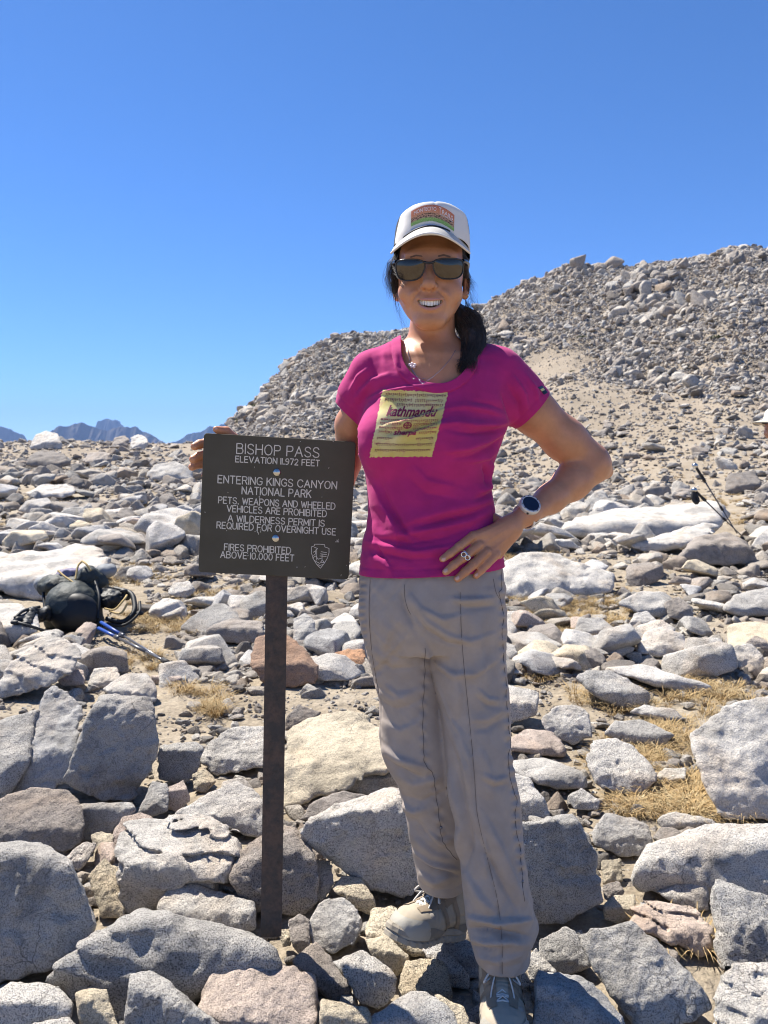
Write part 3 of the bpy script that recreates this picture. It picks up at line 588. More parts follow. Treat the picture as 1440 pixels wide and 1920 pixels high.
def instancer(name, P, S, ROT, lib, z=None, kind='stuff', label=None):
    me = bpy.data.meshes.new(name); me.vertices.add(len(P)); me.vertices.foreach_set('co', np.asarray(P, np.float32).ravel())
    for an, ty, dat in (('isc', 'FLOAT_VECTOR', S), ('irot', 'FLOAT_VECTOR', ROT)):
        a = me.attributes.new(an, ty, 'POINT'); a.data.foreach_set('vector', np.asarray(dat, np.float32).ravel())
    a = me.attributes.new('idx', 'INT', 'POINT'); a.data.foreach_set('value', RNG.randint(0, len(lib), len(P)).astype(np.int32))
    o = bpy.data.objects.new(name, me); C.objects.link(o); tag(o, label, None, None, kind)
    ng = bpy.data.node_groups.new(name, 'GeometryNodeTree'); ng.interface.new_socket('Geometry', in_out='INPUT', socket_type='NodeSocketGeometry'); ng.interface.new_socket('Geometry', in_out='OUTPUT', socket_type='NodeSocketGeometry')
    N = ng.nodes; L = ng.links; gi = N.new('NodeGroupInput'); go = N.new('NodeGroupOutput'); m2p = N.new('GeometryNodeMeshToPoints'); L.new(gi.outputs[0], m2p.inputs[0])
    iop = N.new('GeometryNodeInstanceOnPoints'); L.new(m2p.outputs[0], iop.inputs['Points'])
    g2i = N.new('GeometryNodeGeometryToInstance')
    for lo in reversed(lib):
        oi = N.new('GeometryNodeObjectInfo'); oi.inputs['Object'].default_value = lo; oi.inputs['As Instance'].default_value = True; L.new(oi.outputs['Geometry'], g2i.inputs[0])
    L.new(g2i.outputs[0], iop.inputs['Instance']); iop.inputs['Pick Instance'].default_value = True
    def attr(n, t):
        q = N.new('GeometryNodeInputNamedAttribute'); q.data_type = t; q.inputs[0].default_value = n; return q.outputs[0]
    L.new(attr('idx', 'INT'), iop.inputs['Instance Index']); L.new(attr('isc', 'FLOAT_VECTOR'), iop.inputs['Scale'])
    r2 = N.new('FunctionNodeEulerToRotation'); L.new(attr('irot', 'FLOAT_VECTOR'), r2.inputs[0]); L.new(r2.outputs[0], iop.inputs['Rotation'])
    L.new(iop.outputs[0], go.inputs[0]); md = o.modifiers.new(name, 'NODES'); md.node_group = ng
    return o
def spread(A, tilt=0.3, lift=0.10, stretch=1.0):
    n = len(A); x, y, s = A.T; z = ground_z(x, y) + lift * s
    S = np.stack([s * RNG.uniform(.8, 1.2, n), s * RNG.uniform(.7, 1.2, n), s * RNG.uniform(.7, 1.2, n) * stretch], 1)
    R = np.stack([RNG.uniform(-tilt, tilt, n), RNG.uniform(-tilt, tilt, n), RNG.uniform(0, 6.28, n)], 1)
    return np.stack([x, y, z], 1), S, R
LIBN = []
for i in range(8):
    V, Q = lib_rock(800 + i, 26, [0.32, 0.45, 0.7][i % 3]); me = mesh_np('loose_stone', V, Q); me.materials.append(M_ROCK_MASS); LIBN.append(bpy.data.objects.new('loose_stone', me))
instancer('loose_stones', *spread(SA[rest]), LIBN, label='countless small granite stones strewn over the flat')
instancer('talus_stones', *spread(SB, 0.6, 0.15, 1.15), LIBF, label='countless talus blocks covering the rocky hillside')
instancer('ridge_crags', *spread(SC, 0.5, 0.05, 1.1), LIBF, label='jagged crag blocks along the top of the ridge')

# ---- dry grass
def tuft(seed, n=46, hgt=1.0):
    r = np.random.RandomState(seed); V = []; T = []
    for i in range(n):
        a = r.uniform(0, 6.28); b = a + r.uniform(-.6, .6); rr = 0.28 * math.sqrt(r.uniform()); h = hgt * r.uniform(.45, 1.0); lean = r.uniform(.25, 1.1) * h
        base = np.array([math.cos(a) * rr, math.sin(a) * rr, -0.05]); d = np.array([math.cos(b), math.sin(b), 0]); sd = np.array([-d[1], d[0], 0]) * r.uniform(.010, .018)
        p0 = base; p1 = base + d * lean * .3 + np.array([0, 0, h * .62]); p2 = base + d * lean * .75 + np.array([0, 0, h * .92]); p3 = base + d * lean * 1.15 + np.array([0, 0, h * r.uniform(.65, 1.0)])
        k = len(V); V += [p0 - sd, p0 + sd, p1 - sd * .8, p1 + sd * .8, p2 - sd * .5, p2 + sd * .5, p3]
        T += [(k, k + 1, k + 3), (k, k + 3, k + 2), (k + 2, k + 3, k + 5), (k + 2, k + 5, k + 4), (k + 4, k + 5, k + 6)]
    return np.array(V), np.array(T)
gr = Mat('dry_grass', 0.75, 0.15)
gr.N.new('ShaderNodeObjectInfo'); rnd = gr.N['Object Info'].outputs['Random']
gr.col(gr.mix(gr.ramp(gr.noise(45, 2), [(.35, 0), (.65, 1)]), gr.ramp(rnd, [(0, (.44, .34, .18)), (.5, (.36, .26, .13)), (1, (.52, .44, .27))]), (.38, .26, .12)))
GL = []
for i in range(6):
    V, T = tuft(i * 5 + 3); me = mesh_np('grass_tuft', V, T, False); me.materials.append(gr.m); GL.append(bpy.data.objects.new('grass_tuft', me))
def grass_pts():
    rs = np.random.RandomState(31); n = 26000; t = rs.uniform(-.66, .66, n); d = np.exp(rs.uniform(math.log(2.3), math.log(42), n)); x = t * d
    m = fbm(np.stack([x * .75, d * .5, 0 * x + 4], -1), 3, 41) + 0.25 * fbm(np.stack([x * .55, d * .35, 0 * x], -1), 3, 77)
    keep = rs.uniform(0, 1, n) < sstep(0.12, 0.65, m) * sstep(2.2, 3.2, d); x, d = x[keep], d[keep]
    # named patches seen in the photo (pixel centre, radius in pixels)
    ex = []
    for (px, py, rx, ry, k) in [(1130, 1310, 60, 35, 80), (1190, 1430, 90, 40, 110), (1240, 1520, 90, 25, 110), (1330, 1530, 90, 14, 70), (1250, 1405, 60, 25, 60), (1150, 1120, 60, 22, 70), (1060, 1145, 70, 20, 60), (990, 1170, 50, 25, 60), (1000, 1260, 40, 22, 50), (1100, 1080, 40, 15, 30),
                                (260, 1240, 40, 20, 50), (330, 1160, 60, 20, 50), (260, 1090, 60, 15, 50), (400, 1330, 30, 15, 40), (360, 1300, 60, 15, 30), (1290, 1480, 50, 20, 50), (40, 1250, 40, 15, 25), (640, 1200, 30, 15, 25), (1100, 1000, 30, 8, 25), (1300, 1290, 60, 12, 35), (1290, 1780, 25, 12, 10), (1240, 1770, 20, 12, 8), (230, 1120, 40, 20, 30), (440, 1110, 40, 15, 25), (1350, 1240, 70, 20, 45)]:
        for j in range(int(k * .42)):
            a, b = rs.uniform(0, 6.28), math.sqrt(rs.uniform()); qx, qy = px + rx * b * math.cos(a), py + ry * b * math.sin(a); Y = ground_hit(qx, qy); q = W(qx, qy, Y); ex.append((q.x, q.y))
    ex = np.array(ex); x = np.concatenate([x, ex[:, 0]]); d = np.concatenate([d, ex[:, 1]])
    return x, d
gx, gy = grass_pts(); n = len(gx); gs = RNG.uniform(.04, .095, n) * (1 + 0.35 * sstep(5, 25, gy))
instancer('dry_grass', np.stack([gx, gy, ground_z(gx, gy)], 1), np.stack([gs * 1.35, gs * 1.35, gs * .68], 1), np.stack([0 * gx, 0 * gx, RNG.uniform(0, 6.28, n)], 1), GL, label='straw coloured dry grass between the rocks')
# ------------------------------------------------------------------ sculpting with distance fields
def A3(v): return np.array([v[0], v[1], v[2]], np.float32)
class Field:
    def __init__(s): s.ops = []
    def add(s, fn, c, R, k=0.01, mode='u'): s.ops.append((fn, A3(c), R, k, mode)); return s
    def cone(s, a, b, r1, r2, k=0.01, mode='u', sq=None):
        a, b = A3(a), A3(b); ab = b - a; L2 = float(ab @ ab) + 1e-12
        def fn(P):
            t = np.clip(((P - a) @ ab) / L2, 0, 1); return np.linalg.norm(P - a - t[..., None] * ab, axis=-1) - (r1 + (r2 - r1) * t)
        return s.add(fn, (a + b) / 2, math.sqrt(L2) / 2 + max(r1, r2), k, mode)
    def chain(s, pts, k=0.01, mode='u'):
        for p, q in zip(pts[:-1], pts[1:]): s.cone(p[0], q[0], p[1], q[1], k, mode)
        return s
    def ell(s, c, r, k=0.01, mode='u', rot=None):
        c = A3(c); r = np.array(r, np.float32); Rm = None if rot is None else np.array(Matrix.Rotation(rot[0], 3, rot[1]), np.float32)
        def fn(P):
            q = P - c
            if Rm is not None: q = q @ Rm
            n0 = np.linalg.norm(q / r, axis=-1); n1 = np.linalg.norm(q / (r * r), axis=-1) + 1e-9
            return n0 * (n0 - 1) / n1
        return s.add(fn, c, float(max(r)), k, mode)
    def loft(s, rows, k=0.01, mode='u', n=2.0, off=0.0):
        """rows from top to bottom: photo row py, left and right edge, distance of the axis, half depth, optional turn"""
        z = []; cx = []; a = []; cy = []; b = []; tw = []
        for r in rows:
            py, xl, xr, Y, hd = r[:5]; L = W(xl, py, Y); R = W(xr, py, Y); m = (L + R) / 2
            z.append(m.z); cx.append(m.x); a.append((R.x - L.x) / 2); cy.append(Y); b.append(hd); tw.append(r[5] if len(r) > 5 else 0)
        z, cx, a, cy, b, tw = [np.array(v, float)[::-1] for v in (z, cx, a, cy, b, tw)]
        # smooth interpolation of the rows
        zz = np.linspace(z[0], z[-1], 200)
        def sm(v):
            u = np.interp(zz, z, v); kk = np.ones(9) / 9; p = np.pad(u, 4, mode='edge'); return np.convolve(p, kk, 'valid')
        cx, a, cy, b, tw = sm(cx), sm(a), sm(cy), sm(b), sm(tw)
        def fn(P):
            q = P[..., 2]; X = P[..., 0] - np.interp(q, zz, cx); Yq = P[..., 1] - np.interp(q, zz, cy)
            aa = np.interp(q, zz, a) + off; bb = np.interp(q, zz, b) + off; c_, s_ = 1.0, 0.0
            w_ = np.interp(q, zz, tw); X2 = X * np.cos(w_) + Yq * np.sin(w_); Y2 = -X * np.sin(w_) + Yq * np.cos(w_)
            e = (np.abs(X2 / aa) ** n + np.abs(Y2 / bb) ** n) ** (1 / n)
            g = np.hypot(X2, Y2); d = (e - 1) * np.where(e > 1e-4, g / np.maximum(e, 1e-4), np.minimum(aa, bb))
            d = np.where(e < .3, -0.7 * np.minimum(aa, bb), d)
            cap = np.maximum(zz[0] - off * 0 - q, q - zz[-1])
            return np.where(cap > 0, np.sqrt(np.maximum(d, 0) ** 2 + cap ** 2) + np.minimum(d, 0) * 0, np.maximum(d, cap)).astype(np.float32)
        c = np.array([cx.mean(), cy.mean(), (z[0] + z[-1]) / 2]); R = math.hypot((z[-1] - z[0]) / 2, max(a.max(), b.max()) + abs(cx - cx.mean()).max())
        return s.add(fn, c, R + 0.02, k, mode)
    def __call__(s, P, margin=None):
        P = np.asarray(P, np.float32); f = np.full(P.shape[:-1], 0.3, np.float32)
        flat = P.reshape(-1, 3); ff = f.reshape(-1)
        for fn, c, R, k, mode in s.ops:
            m = margin if margin is not None else 0.05
            i = np.nonzero(((flat - c) ** 2).sum(-1) < (R + m + k) ** 2)[0]
            if len(i) == 0: continue
            d = fn(flat[i]); o = ff[i]
            if mode == 'u':
                h = np.clip(0.5 + 0.5 * (o - d) / k, 0, 1); ff[i] = o * (1 - h) + d * h - k * h * (1 - h)
            elif mode == 's':
                h = np.clip(0.5 - 0.5 * (o + d) / k, 0, 1); ff[i] = o * (1 - h) - d * h + k * h * (1 - h)
        return ff.reshape(f.shape)
    def mesh(s, h, lo=None, hi=None):
        if lo is None:
            us = [o for o in s.ops if o[4] == 'u']; lo = np.min([o[1] - o[2] for o in us], 0) - 0.02; hi = np.max([o[1] + o[2] for o in us], 0) + 0.02
        lo = np.array(lo); hi = np.array(hi); B = 8; bs = B * h; nb = np.ceil((hi - lo) / bs).astype(int)
        bi = np.stack(np.meshgrid(*[np.arange(n) for n in nb], indexing='ij'), -1).reshape(-1, 3)
        cen = lo + (bi + .5) * bs; d = s(cen, margin=bs * 1.6 + .03); bi = bi[np.abs(d) < bs * 1.0 + 0.012]
        g = np.stack(np.meshgrid(*[np.arange(B + 1)] * 3, indexing='ij'), -1)
        Vs, ids, Es = [], [], []
        NX = nb * B + 2
        def key(I): return (I[..., 0].astype(np.int64) * NX[1] + I[..., 1]) * NX[2] + I[..., 2]
        for c0 in range(0, len(bi), 1500):
            b = bi[c0:c0 + 1500]; I = b[:, None, None, None, :] * B + g[None]; P = lo + I * h; Fv = s(P); S = Fv < 0
            c = sum(S[:, i:B + i, j:B + j, k:B + k].astype(np.int8) for i in (0, 1) for j in (0, 1) for k in (0, 1))
            ii = np.argwhere((c > 0) & (c < 8))
            if len(ii) == 0: continue
            acc = np.zeros((len(ii), 3)); cnt = np.zeros(len(ii))
            for i in (0, 1):
                for j in (0, 1):
                    for k in (0, 1):
                        for ax in range(3):
                            a = [i, j, k]
                            if a[ax]: continue
                            e = list(a); e[ax] = 1
                            fa = Fv[ii[:, 0], ii[:, 1] + a[0], ii[:, 2] + a[1], ii[:, 3] + a[2]]; fb = Fv[ii[:, 0], ii[:, 1] + e[0], ii[:, 2] + e[1], ii[:, 3] + e[2]]
                            m = (fa < 0) != (fb < 0); t = np.where(m, fa / np.where(m, fa - fb, 1), 0)
                            p = np.tile(np.array(a, float), (len(ii), 1)); p[:, ax] += t; acc[m] += p[m]; cnt[m] += 1
            base = b[ii[:, 0]] * B + ii[:, 1:]; Vs.append(lo + (base + acc / cnt[:, None]) * h); ids.append(key(base + 1))
            for ax in range(3):
                sl = [slice(None)] + [slice(0, B)] * 3; s2 = list(sl); s2[ax + 1] = slice(1, B + 1)
                e = np.argwhere(S[tuple(sl)] != S[tuple(s2)])
                if len(e) == 0: continue
                ins = S[tuple(sl)][e[:, 0], e[:, 1], e[:, 2], e[:, 3]]; gb = b[e[:, 0]] * B + e[:, 1:] + 1
                o1, o2 = [(1, 2), (2, 0), (0, 1)][ax]; q = []
                for d1, d2 in ((1, 1), (0, 1), (0, 0), (1, 0)):
                    w_ = gb.copy(); w_[:, o1] -= d1; w_[:, o2] -= d2; q.append(key(w_))
                q = np.stack(q, 1); q[~ins] = q[~ins][:, ::-1]; Es.append(q)
        V = np.concatenate(Vs); K = np.concatenate(ids); Q = np.concatenate(Es); o = np.argsort(K); Ks = K[o]
        pos = np.clip(np.searchsorted(Ks, Q), 0, len(Ks) - 1); ok = (Ks[pos] == Q).all(1)
        return V, o[pos[ok]]

def tri(Q): return np.concatenate([Q[:, [0, 1, 2]], Q[:, [0, 2, 3]]]) if Q.shape[1] == 4 else Q
def normals(V, Fc):
    T = tri(Fc); n = np.cross(V[T[:, 1]] - V[T[:, 0]], V[T[:, 2]] - V[T[:, 0]]); N = np.zeros_like(V)
    for i in range(3):
        for a in range(3): N[:, a] += np.bincount(T[:, i], n[:, a], len(V))
    return N / (np.linalg.norm(N, axis=1)[:, None] + 1e-12)
def smooth_v(V, Fc, it=2, lam=0.5):
    T = tri(Fc); E = np.concatenate([T[:, [0, 1]], T[:, [1, 2]], T[:, [2, 0]]]); E = np.concatenate([E, E[:, ::-1]])
    deg = np.bincount(E[:, 0], minlength=len(V))
    for _ in range(it):
        A = np.stack([np.bincount(E[:, 0], V[E[:, 1], a], len(V)) for a in range(3)], 1) / np.maximum(deg, 1)[:, None]; V = V + lam * (A - V)
    return V
def clip(V, T, g):
    """keep the part of a triangle mesh where g >= 0, cutting the triangles"""
    T = tri(T); s = g[T] >= 0; c = s.sum(1); keep = T[c == 3]; newV = []; newT = []; cache = {}; n0 = len(V)
    def cut(a, b):
        k = (min(a, b), max(a, b))
        if k not in cache: t = g[a] / (g[a] - g[b]); cache[k] = n0 + len(newV); newV.append(V[a] + t * (V[b] - V[a]))
        return cache[k]
    for t in T[(c == 1)]:
        i = int(np.argmax(g[t] >= 0)); a, b, d = t[i], t[(i + 1) % 3], t[(i + 2) % 3]; newT.append((a, cut(a, b), cut(a, d)))
    for t in T[(c == 2)]:
        i = int(np.argmax(g[t] < 0)); a, b, d = t[i], t[(i + 1) % 3], t[(i + 2) % 3]; p, q = cut(b, a), cut(d, a); newT += [(b, d, q), (b, q, p)]
    V2 = np.concatenate([V, np.array(newV).reshape(-1, V.shape[1])]); T2 = np.concatenate([keep, np.array(newT, dtype=np.int64).reshape(-1, 3)])
    u, inv = np.unique(T2, return_inverse=True); return V2[u], inv.reshape(-1, 3)
def seg_dist(px, py, pts):
    """distance in photo pixels to a polyline, and the position along it (0..1)"""
    best = np.full(px.shape, 1e9); tt = np.zeros(px.shape); side = np.zeros(px.shape); L = [math.dist(a, b) for a, b in zip(pts[:-1], pts[1:])]; tot = sum(L); acc = 0
    for (a, b), l in zip(zip(pts[:-1], pts[1:]), L):
        ux, uy = (b[0] - a[0]) / l, (b[1] - a[1]) / l; t = np.clip((px - a[0]) * ux + (py - a[1]) * uy, 0, l)
        dx, dy = px - a[0] - t * ux, py - a[1] - t * uy; d = np.hypot(dx, dy); m = d < best
        best = np.where(m, d, best); tt = np.where(m, (acc + t) / tot, tt); side = np.where(m, ux * dy - uy * dx, side); acc += l
    return best, tt, side
def parse(s): return [tuple(map(float, p.split(','))) for p in s.split()]
def fold(V, N, spec):
    """press creases and raise ridges along lines; spec lines: width(px) height(mm) taper | points"""
    px, py = proj(V); vd = V - np.array([0, 0, CAM_H]); vd /= np.linalg.norm(vd, axis=1)[:, None]
    face = sstep(0.0, 0.35, -(N * vd).sum(1)); D = np.zeros(len(V))
    for ln in spec.strip().split('\n'):
        a, pts = ln.split('|'); a = a.split(); w_, amp = float(a[0]), float(a[1]) / 1000; P = parse(pts)
        x0, x1 = min(p[0] for p in P) - 3 * w_, max(p[0] for p in P) + 3 * w_; y0, y1 = min(p[1] for p in P) - 3 * w_, max(p[1] for p in P) + 3 * w_
        i = np.nonzero((px > x0) & (px < x1) & (py > y0) & (py < y1) & (face > 0))[0]
        if len(i) == 0: continue
        d, t, sd = seg_dist(px[i], py[i], P); tap = 1.0 if len(a) > 2 and a[2] == 'f' else np.sin(np.pi * np.clip(t, 0.02, .98)) ** .7
        prof = np.exp(-(d / w_) ** 2) if amp > 0 else np.exp(-(d / (w_ * .8)) ** 1.3)
        if len(a) > 2 and a[2][0] == 'p': prof = prof * np.sin(t * 6.283 * float(a[2][1:])); tap = 1.0
        if amp > .0035 and w_ >= 4:                                # a ridge with a soft flank and a sharp one
            prof = np.where(sd > 0, np.exp(-(d / (w_ * 1.9)) ** 2), np.exp(-(d / (w_ * .55)) ** 2))
        D[i] += amp * prof * tap
    return V + N * (D * face)[:, None]
def bvh(V, Fc): return BVHTree.FromPolygons([tuple(v) for v in V.tolist()], tri(Fc).tolist())
def onto(tree, px, py, lift=0.0):
    d = ray(px, py).normalized(); h = tree.ray_cast(Vector((0, 0, CAM_H)), d)
    if h[0] is None: return None
    n = h[1] if h[1].dot(d) < 0 else -h[1]
    return h[0] - d * lift
def tube_np(pts, r, n=6, taper=None, close=False):
    pts = [Vector(p) for p in pts]; m = len(pts); V = []; up = Vector((0.13, 0.4, 1)).normalized(); prev = None
    for i, p in enumerate(pts):
        t = (pts[min(i + 1, m - 1)] - pts[max(i - 1, 0)]); 
        if close: t = pts[(i + 1) % m] - pts[i - 1]
        t = t.normalized() if t.length > 1e-9 else Vector((0, 0, 1))
        a = (prev - t * prev.dot(t)) if prev is not None else t.cross(up)
        if a.length < 1e-6: a = t.orthogonal()
        a.normalize(); prev = a; b = t.cross(a); ri = r if taper is None else r * taper[i]
        for k in range(n): th = 2 * math.pi * k / n; V.append(p + (a * math.cos(th) + b * math.sin(th)) * ri)
    Fq = []; e = m if close else m - 1
    for i in range(e):
        j = (i + 1) % m
        for k in range(n): Fq.append((i * n + k, i * n + (k + 1) % n, j * n + (k + 1) % n, j * n + k))
    return np.array([list(v) for v in V]), np.array(Fq)
def cat(parts):
    Vs, Fs, o = [], [], 0
    for V, Fc in parts:
        V = np.asarray(V, float); Vs.append(V); Fs.append(tri(np.asarray(Fc)) + o); o += len(V)
    return np.concatenate(Vs), np.concatenate(Fs)
def bez(pts, n=24):
    """Catmull-Rom through points"""
    P = [Vector(p) for p in pts]; P = [P[0] * 2 - P[1]] + P + [P[-1] * 2 - P[-2]]; out = []; m = len(P) - 3
    for i in range(m):
        for j in range(n // m + (1 if i == m - 1 else 0)):
            t = j / (n // m); a, b, c, d = P[i:i + 4]
            out.append(0.5 * ((2 * b) + (c - a) * t + (2 * a - 5 * b + 4 * c - d) * t * t + (3 * b - a - 3 * c + d) * t ** 3))
    return out

# ------------------------------------------------------------------ the walker
M_SKIN = None
def skin_mat():
    m = Mat('skin', 0.42, 0.5); c = m.mix(m.ramp(m.noise(28, 4, .6), [(.35, 0), (.65, 1)]), (0.47, 0.212, 0.104), (0.56, 0.262, 0.135))
    c = m.mix(m.math('MULTIPLY', m.ramp(m.noise(160, 3, .6), [(.55, 0), (.75, 1)]), .25), c, (0.36, 0.17, 0.10)); m.col(c)
    m.b.inputs['Subsurface Weight'].default_value = 0.12; m.b.inputs['Subsurface Radius'].default_value = (0.010, 0.004, 0.002); m.b.inputs['Subsurface Scale'].default_value = 1.0
    m.nrm(m.bump(m.noise(420, 3, .6), 0.12, 0.0010)); return m.m
M_SKIN = skin_mat()
def cloth(name, c, gs=1400, rough=0.85, var=0.06, sheen=0.0, b=0.25):
    m = Mat(name, rough, 0.2); m.col(m.mix(m.ramp(m.noise(30, 4), [(.35, 0), (.65, 1)]), tuple(x * (1 - var) for x in c), tuple(x * (1 + var) for x in c)))
    m.nrm(m.bump(m.noise(gs, 2), b, 0.0006, m.bump(m.noise(60, 3), 0.15, 0.003))); m.b.inputs['Sheen Weight'].default_value = sheen; return m.m
M_SHIRT = cloth('magenta_cotton', (0.43, 0.022, 0.155), sheen=0.08); M_PANTS = cloth('taupe_nylon', (0.36, 0.306, 0.262), rough=0.62); M_STITCH = cloth('dark_thread', (0.15, 0.125, 0.11))

YT = 1.645
person = empty('person', tuple(W(870, 1800, 1.58))); person.location.z = 0.03
tag(person, 'person in a magenta T-shirt and white cap gripping the pass sign, hand on hip', 'person')

TORSO = [(676, 722, 925, YT, .060), (695, 700, 940, YT, .078), (720, 690, 950, YT, .092), (760, 683, 956, YT, .104), (800, 676, 950, YT, .110), (840, 674, 936, YT, .110), (870, 679, 924, YT - .002, .106),
         (900, 686, 918, YT - .004, .100), (930, 689, 922, YT - .008, .098), (960, 689, 928, YT - .010, .100), (1000, 684, 934, YT - .014, .107), (1040, 678, 940, YT - .016, .113), (1075, 675, 943, YT - .018, .116), (1110, 674, 945, YT - .018, .117)]
def torso_field(Fd, off, sleeves=True):
    Fd.loft(TORSO, n=2.35, off=off, k=.01)
    Fd.ell(W(722, 826, YT - .070), (.056 + off, .052 + off, .058 + off), k=.045)
    Fd.ell(W(838, 830, YT - .078), (.058 + off, .052 + off, .058 + off), k=.045)
    Fd.cone(W(800, 655, YT + .010), W(700, 697, YT + .005), .046 + off, .040 + off, k=.03); Fd.cone(W(815, 655, YT + .010), W(935, 697, YT + .005), .047 + off, .046 + off, k=.03)
    Fd.ell(W(810, 700, YT - .01), (.10 + off, .070 + off, .07 + off), k=.04)
    return Fd
sh = torso_field(Field(), 0.0)
ARM_R = [(W(694, 703, 1.655), .041), (W(672, 742, 1.670), .0385), (W(651, 792, 1.698), .0375)]
ARM_L = [(W(930, 700, 1.655), .050), (W(965, 735, 1.66), .0505), (W(1012, 783, 1.672), .0530)]
sh.chain([(p, r) for p, r in ARM_R], k=.03); sh.chain([(p, r) for p, r in ARM_L], k=.03)
sV, sQ = sh.mesh(.0036); sV = smooth_v(sV, sQ, 2)
SHIRT_FOLDS = """
5 5 a|700,742 730,733 770,726 822,721
6 -3|690,755 715,742 740,738 760,738
6 5|662,752 680,730 700,712 735,700
6 -3|668,765 688,742 712,728 740,716
5 4|655,735 672,705 690,690
6 -2|695,662 700,690 712,715
6 2|720,655 722,685 735,705
4 3|742,660 745,690 757,712
5 5 a|712,802 750,792 790,782 838,766
4 -4|716,790 760,783 800,773 835,764
5 4.5 a|718,822 760,815 800,804 845,786
5 -3.5|720,812 770,806 820,792
4 3|806,808 830,797 862,795
6 6|962,790 930,798 890,800 840,792
5 -5|958,800 925,808 885,812 845,808
6 5|955,806 920,826 880,842 830,850
5 -4|950,815 920,838 885,855 845,862
6 4|945,780 915,770 870,764 830,768
5 -3|950,770 920,758 880,752
5 4|940,840 915,858 880,868
8 5|700,905 715,945 745,990 770,1010
7 -5|712,900 730,950 762,1000 800,1015
8 5|930,935 890,950 840,960 780,975 735,990
6 -6|928,945 885,962 830,975 770,992
7 5|925,958 880,980 820,992 760,1004 700,1008
6 -5|682,1000 715,1010 770,1018 830,1008 900,985
7 5|680,1012 720,1024 780,1034 850,1024 900,1008
6 -4|685,1025 720,1038 770,1048 830,1045
6 4|690,1040 720,1050 735,1075
5 -4|705,1015 712,1040 730,1062
5 6|918,862 925,880 922,895 928,915
5 -6|905,870 912,890 910,910
6 5|932,905 915,918 895,925
5 -5|932,918 912,930 885,938
7 4|735,960 745,1000 740,1030
10 4|770,870 800,900 860,915
10 -3|760,890 800,925 860,935
4 3|985,700 1005,730 1012,760
5 4|960,700 985,740 990,770
5 -4|950,720 972,755 975,785
5 -4|940,735 952,765 955,790
"""
sN = normals(sV, sQ)
cen = np.array(W(814, 655, YT)); zc_ = W(814, 655, YT - .06).z; nx, ny = (sV[:, 0] - cen[0]) / .0715, (sV[:, 1] - (YT + .010)) / .070
nz_ = np.minimum(sV[:, 2] - zc_, 0) / .0735; blend = sstep(YT - .02, YT + .03, sV[:, 1])
g_neck0 = (np.hypot(nx, nz_) * (1 - blend) + np.hypot(nx, np.maximum(ny, 0)) * blend - 1) * .073
band = np.exp(-((g_neck0 - .019) / .0022) ** 2) * (sV[:, 2] > 1.25)
hemz = .957 + .055 * (sV[:, 0] - .09); hb = np.exp(-((sV[:, 2] - hemz - .017) / .0024) ** 2)
aL = (ARM_L[2][0] - ARM_L[0][0]).normalized(); pL = W(996, 770, 1.667); nL = Vector((.72, .10, -.62)).normalized()
pR = W(654, 776, 1.688); nR = Vector((-.66, .10, -.70)).normalized()
gL = -((sV - A3(pL)) @ A3(nL)); gR = -((sV - A3(pR)) @ A3(nR)); isL = sV[:, 0] > W(930, 700, YT).x; isR = sV[:, 0] < W(674, 700, 1.665).x
gL = np.where(isL & (sV[:, 2] > 1.2), gL, .05); gR = np.where(isR & (sV[:, 2] > 1.2), gR, .05)
sb = np.exp(-((gL - .017) / .0024) ** 2) * isL + np.exp(-((gR - .017) / .0024) ** 2) * isR
rn = .0022 * fbm(sV * np.array([9, 9, 16.]), 3, 3) + .0011 * fbm(sV * np.array([26, 26, 48.]), 2, 8)
low = sstep(1.12, .98, sV[:, 2]); rn = rn * (0.6 + low)
V2 = sV + (fold(sV, sN, SHIRT_FOLDS) - sV) * 1.6; V2 = V2 + sN * (rn - .0016 * band - .0013 * hb - .0012 * sb)[:, None]
flare = np.clip((hemz + .03 - sV[:, 2]) / .03, 0, 1); V2 = V2 + sN * (flare * .0025)[:, None]
g = np.minimum(np.minimum(np.where(sV[:, 2] > 1.25, g_neck0, .05), sV[:, 2] - hemz), np.minimum(gL, gR))
# cut with a single field, in steps so that every edge stays crisp
def multi_clip(V, Fc, gs):
    T = tri(Fc); cols = [np.asarray(x, float) for x in gs]
    for i in range(len(cols)):
        Vx = np.concatenate([V] + [c[:, None] for c in cols], 1); Vx, T = clip(Vx, T, cols[i]); V = Vx[:, :3]; cols = [Vx[:, 3 + j] for j in range(len(cols))]
    return V, T
shV, shT = multi_clip(V2, sQ, [np.where(sV[:, 2] > 1.25, g_neck0, .05), sV[:, 2] - hemz, gL, gR])
o = obj_np('t_shirt', shV, shT, M_SHIRT, person); md = o.modifiers.new('thickness', 'SOLIDIFY'); md.thickness = .0022; md.offset = -1
shirt = o; T_SHIRT = bvh(shV, shT)
cN_ = normals(V2, sQ); clV, clT = multi_clip(V2 + cN_ * .0014, sQ, [np.where(sV[:, 2] > 1.25, g_neck0 + .0015, -.05), .0175 - g_neck0]); o = obj_np('collar', clV, clT, M_SHIRT, shirt); md = o.modifiers.new('thickness', 'SOLIDIFY'); md.thickness = .0030; md.offset = -1

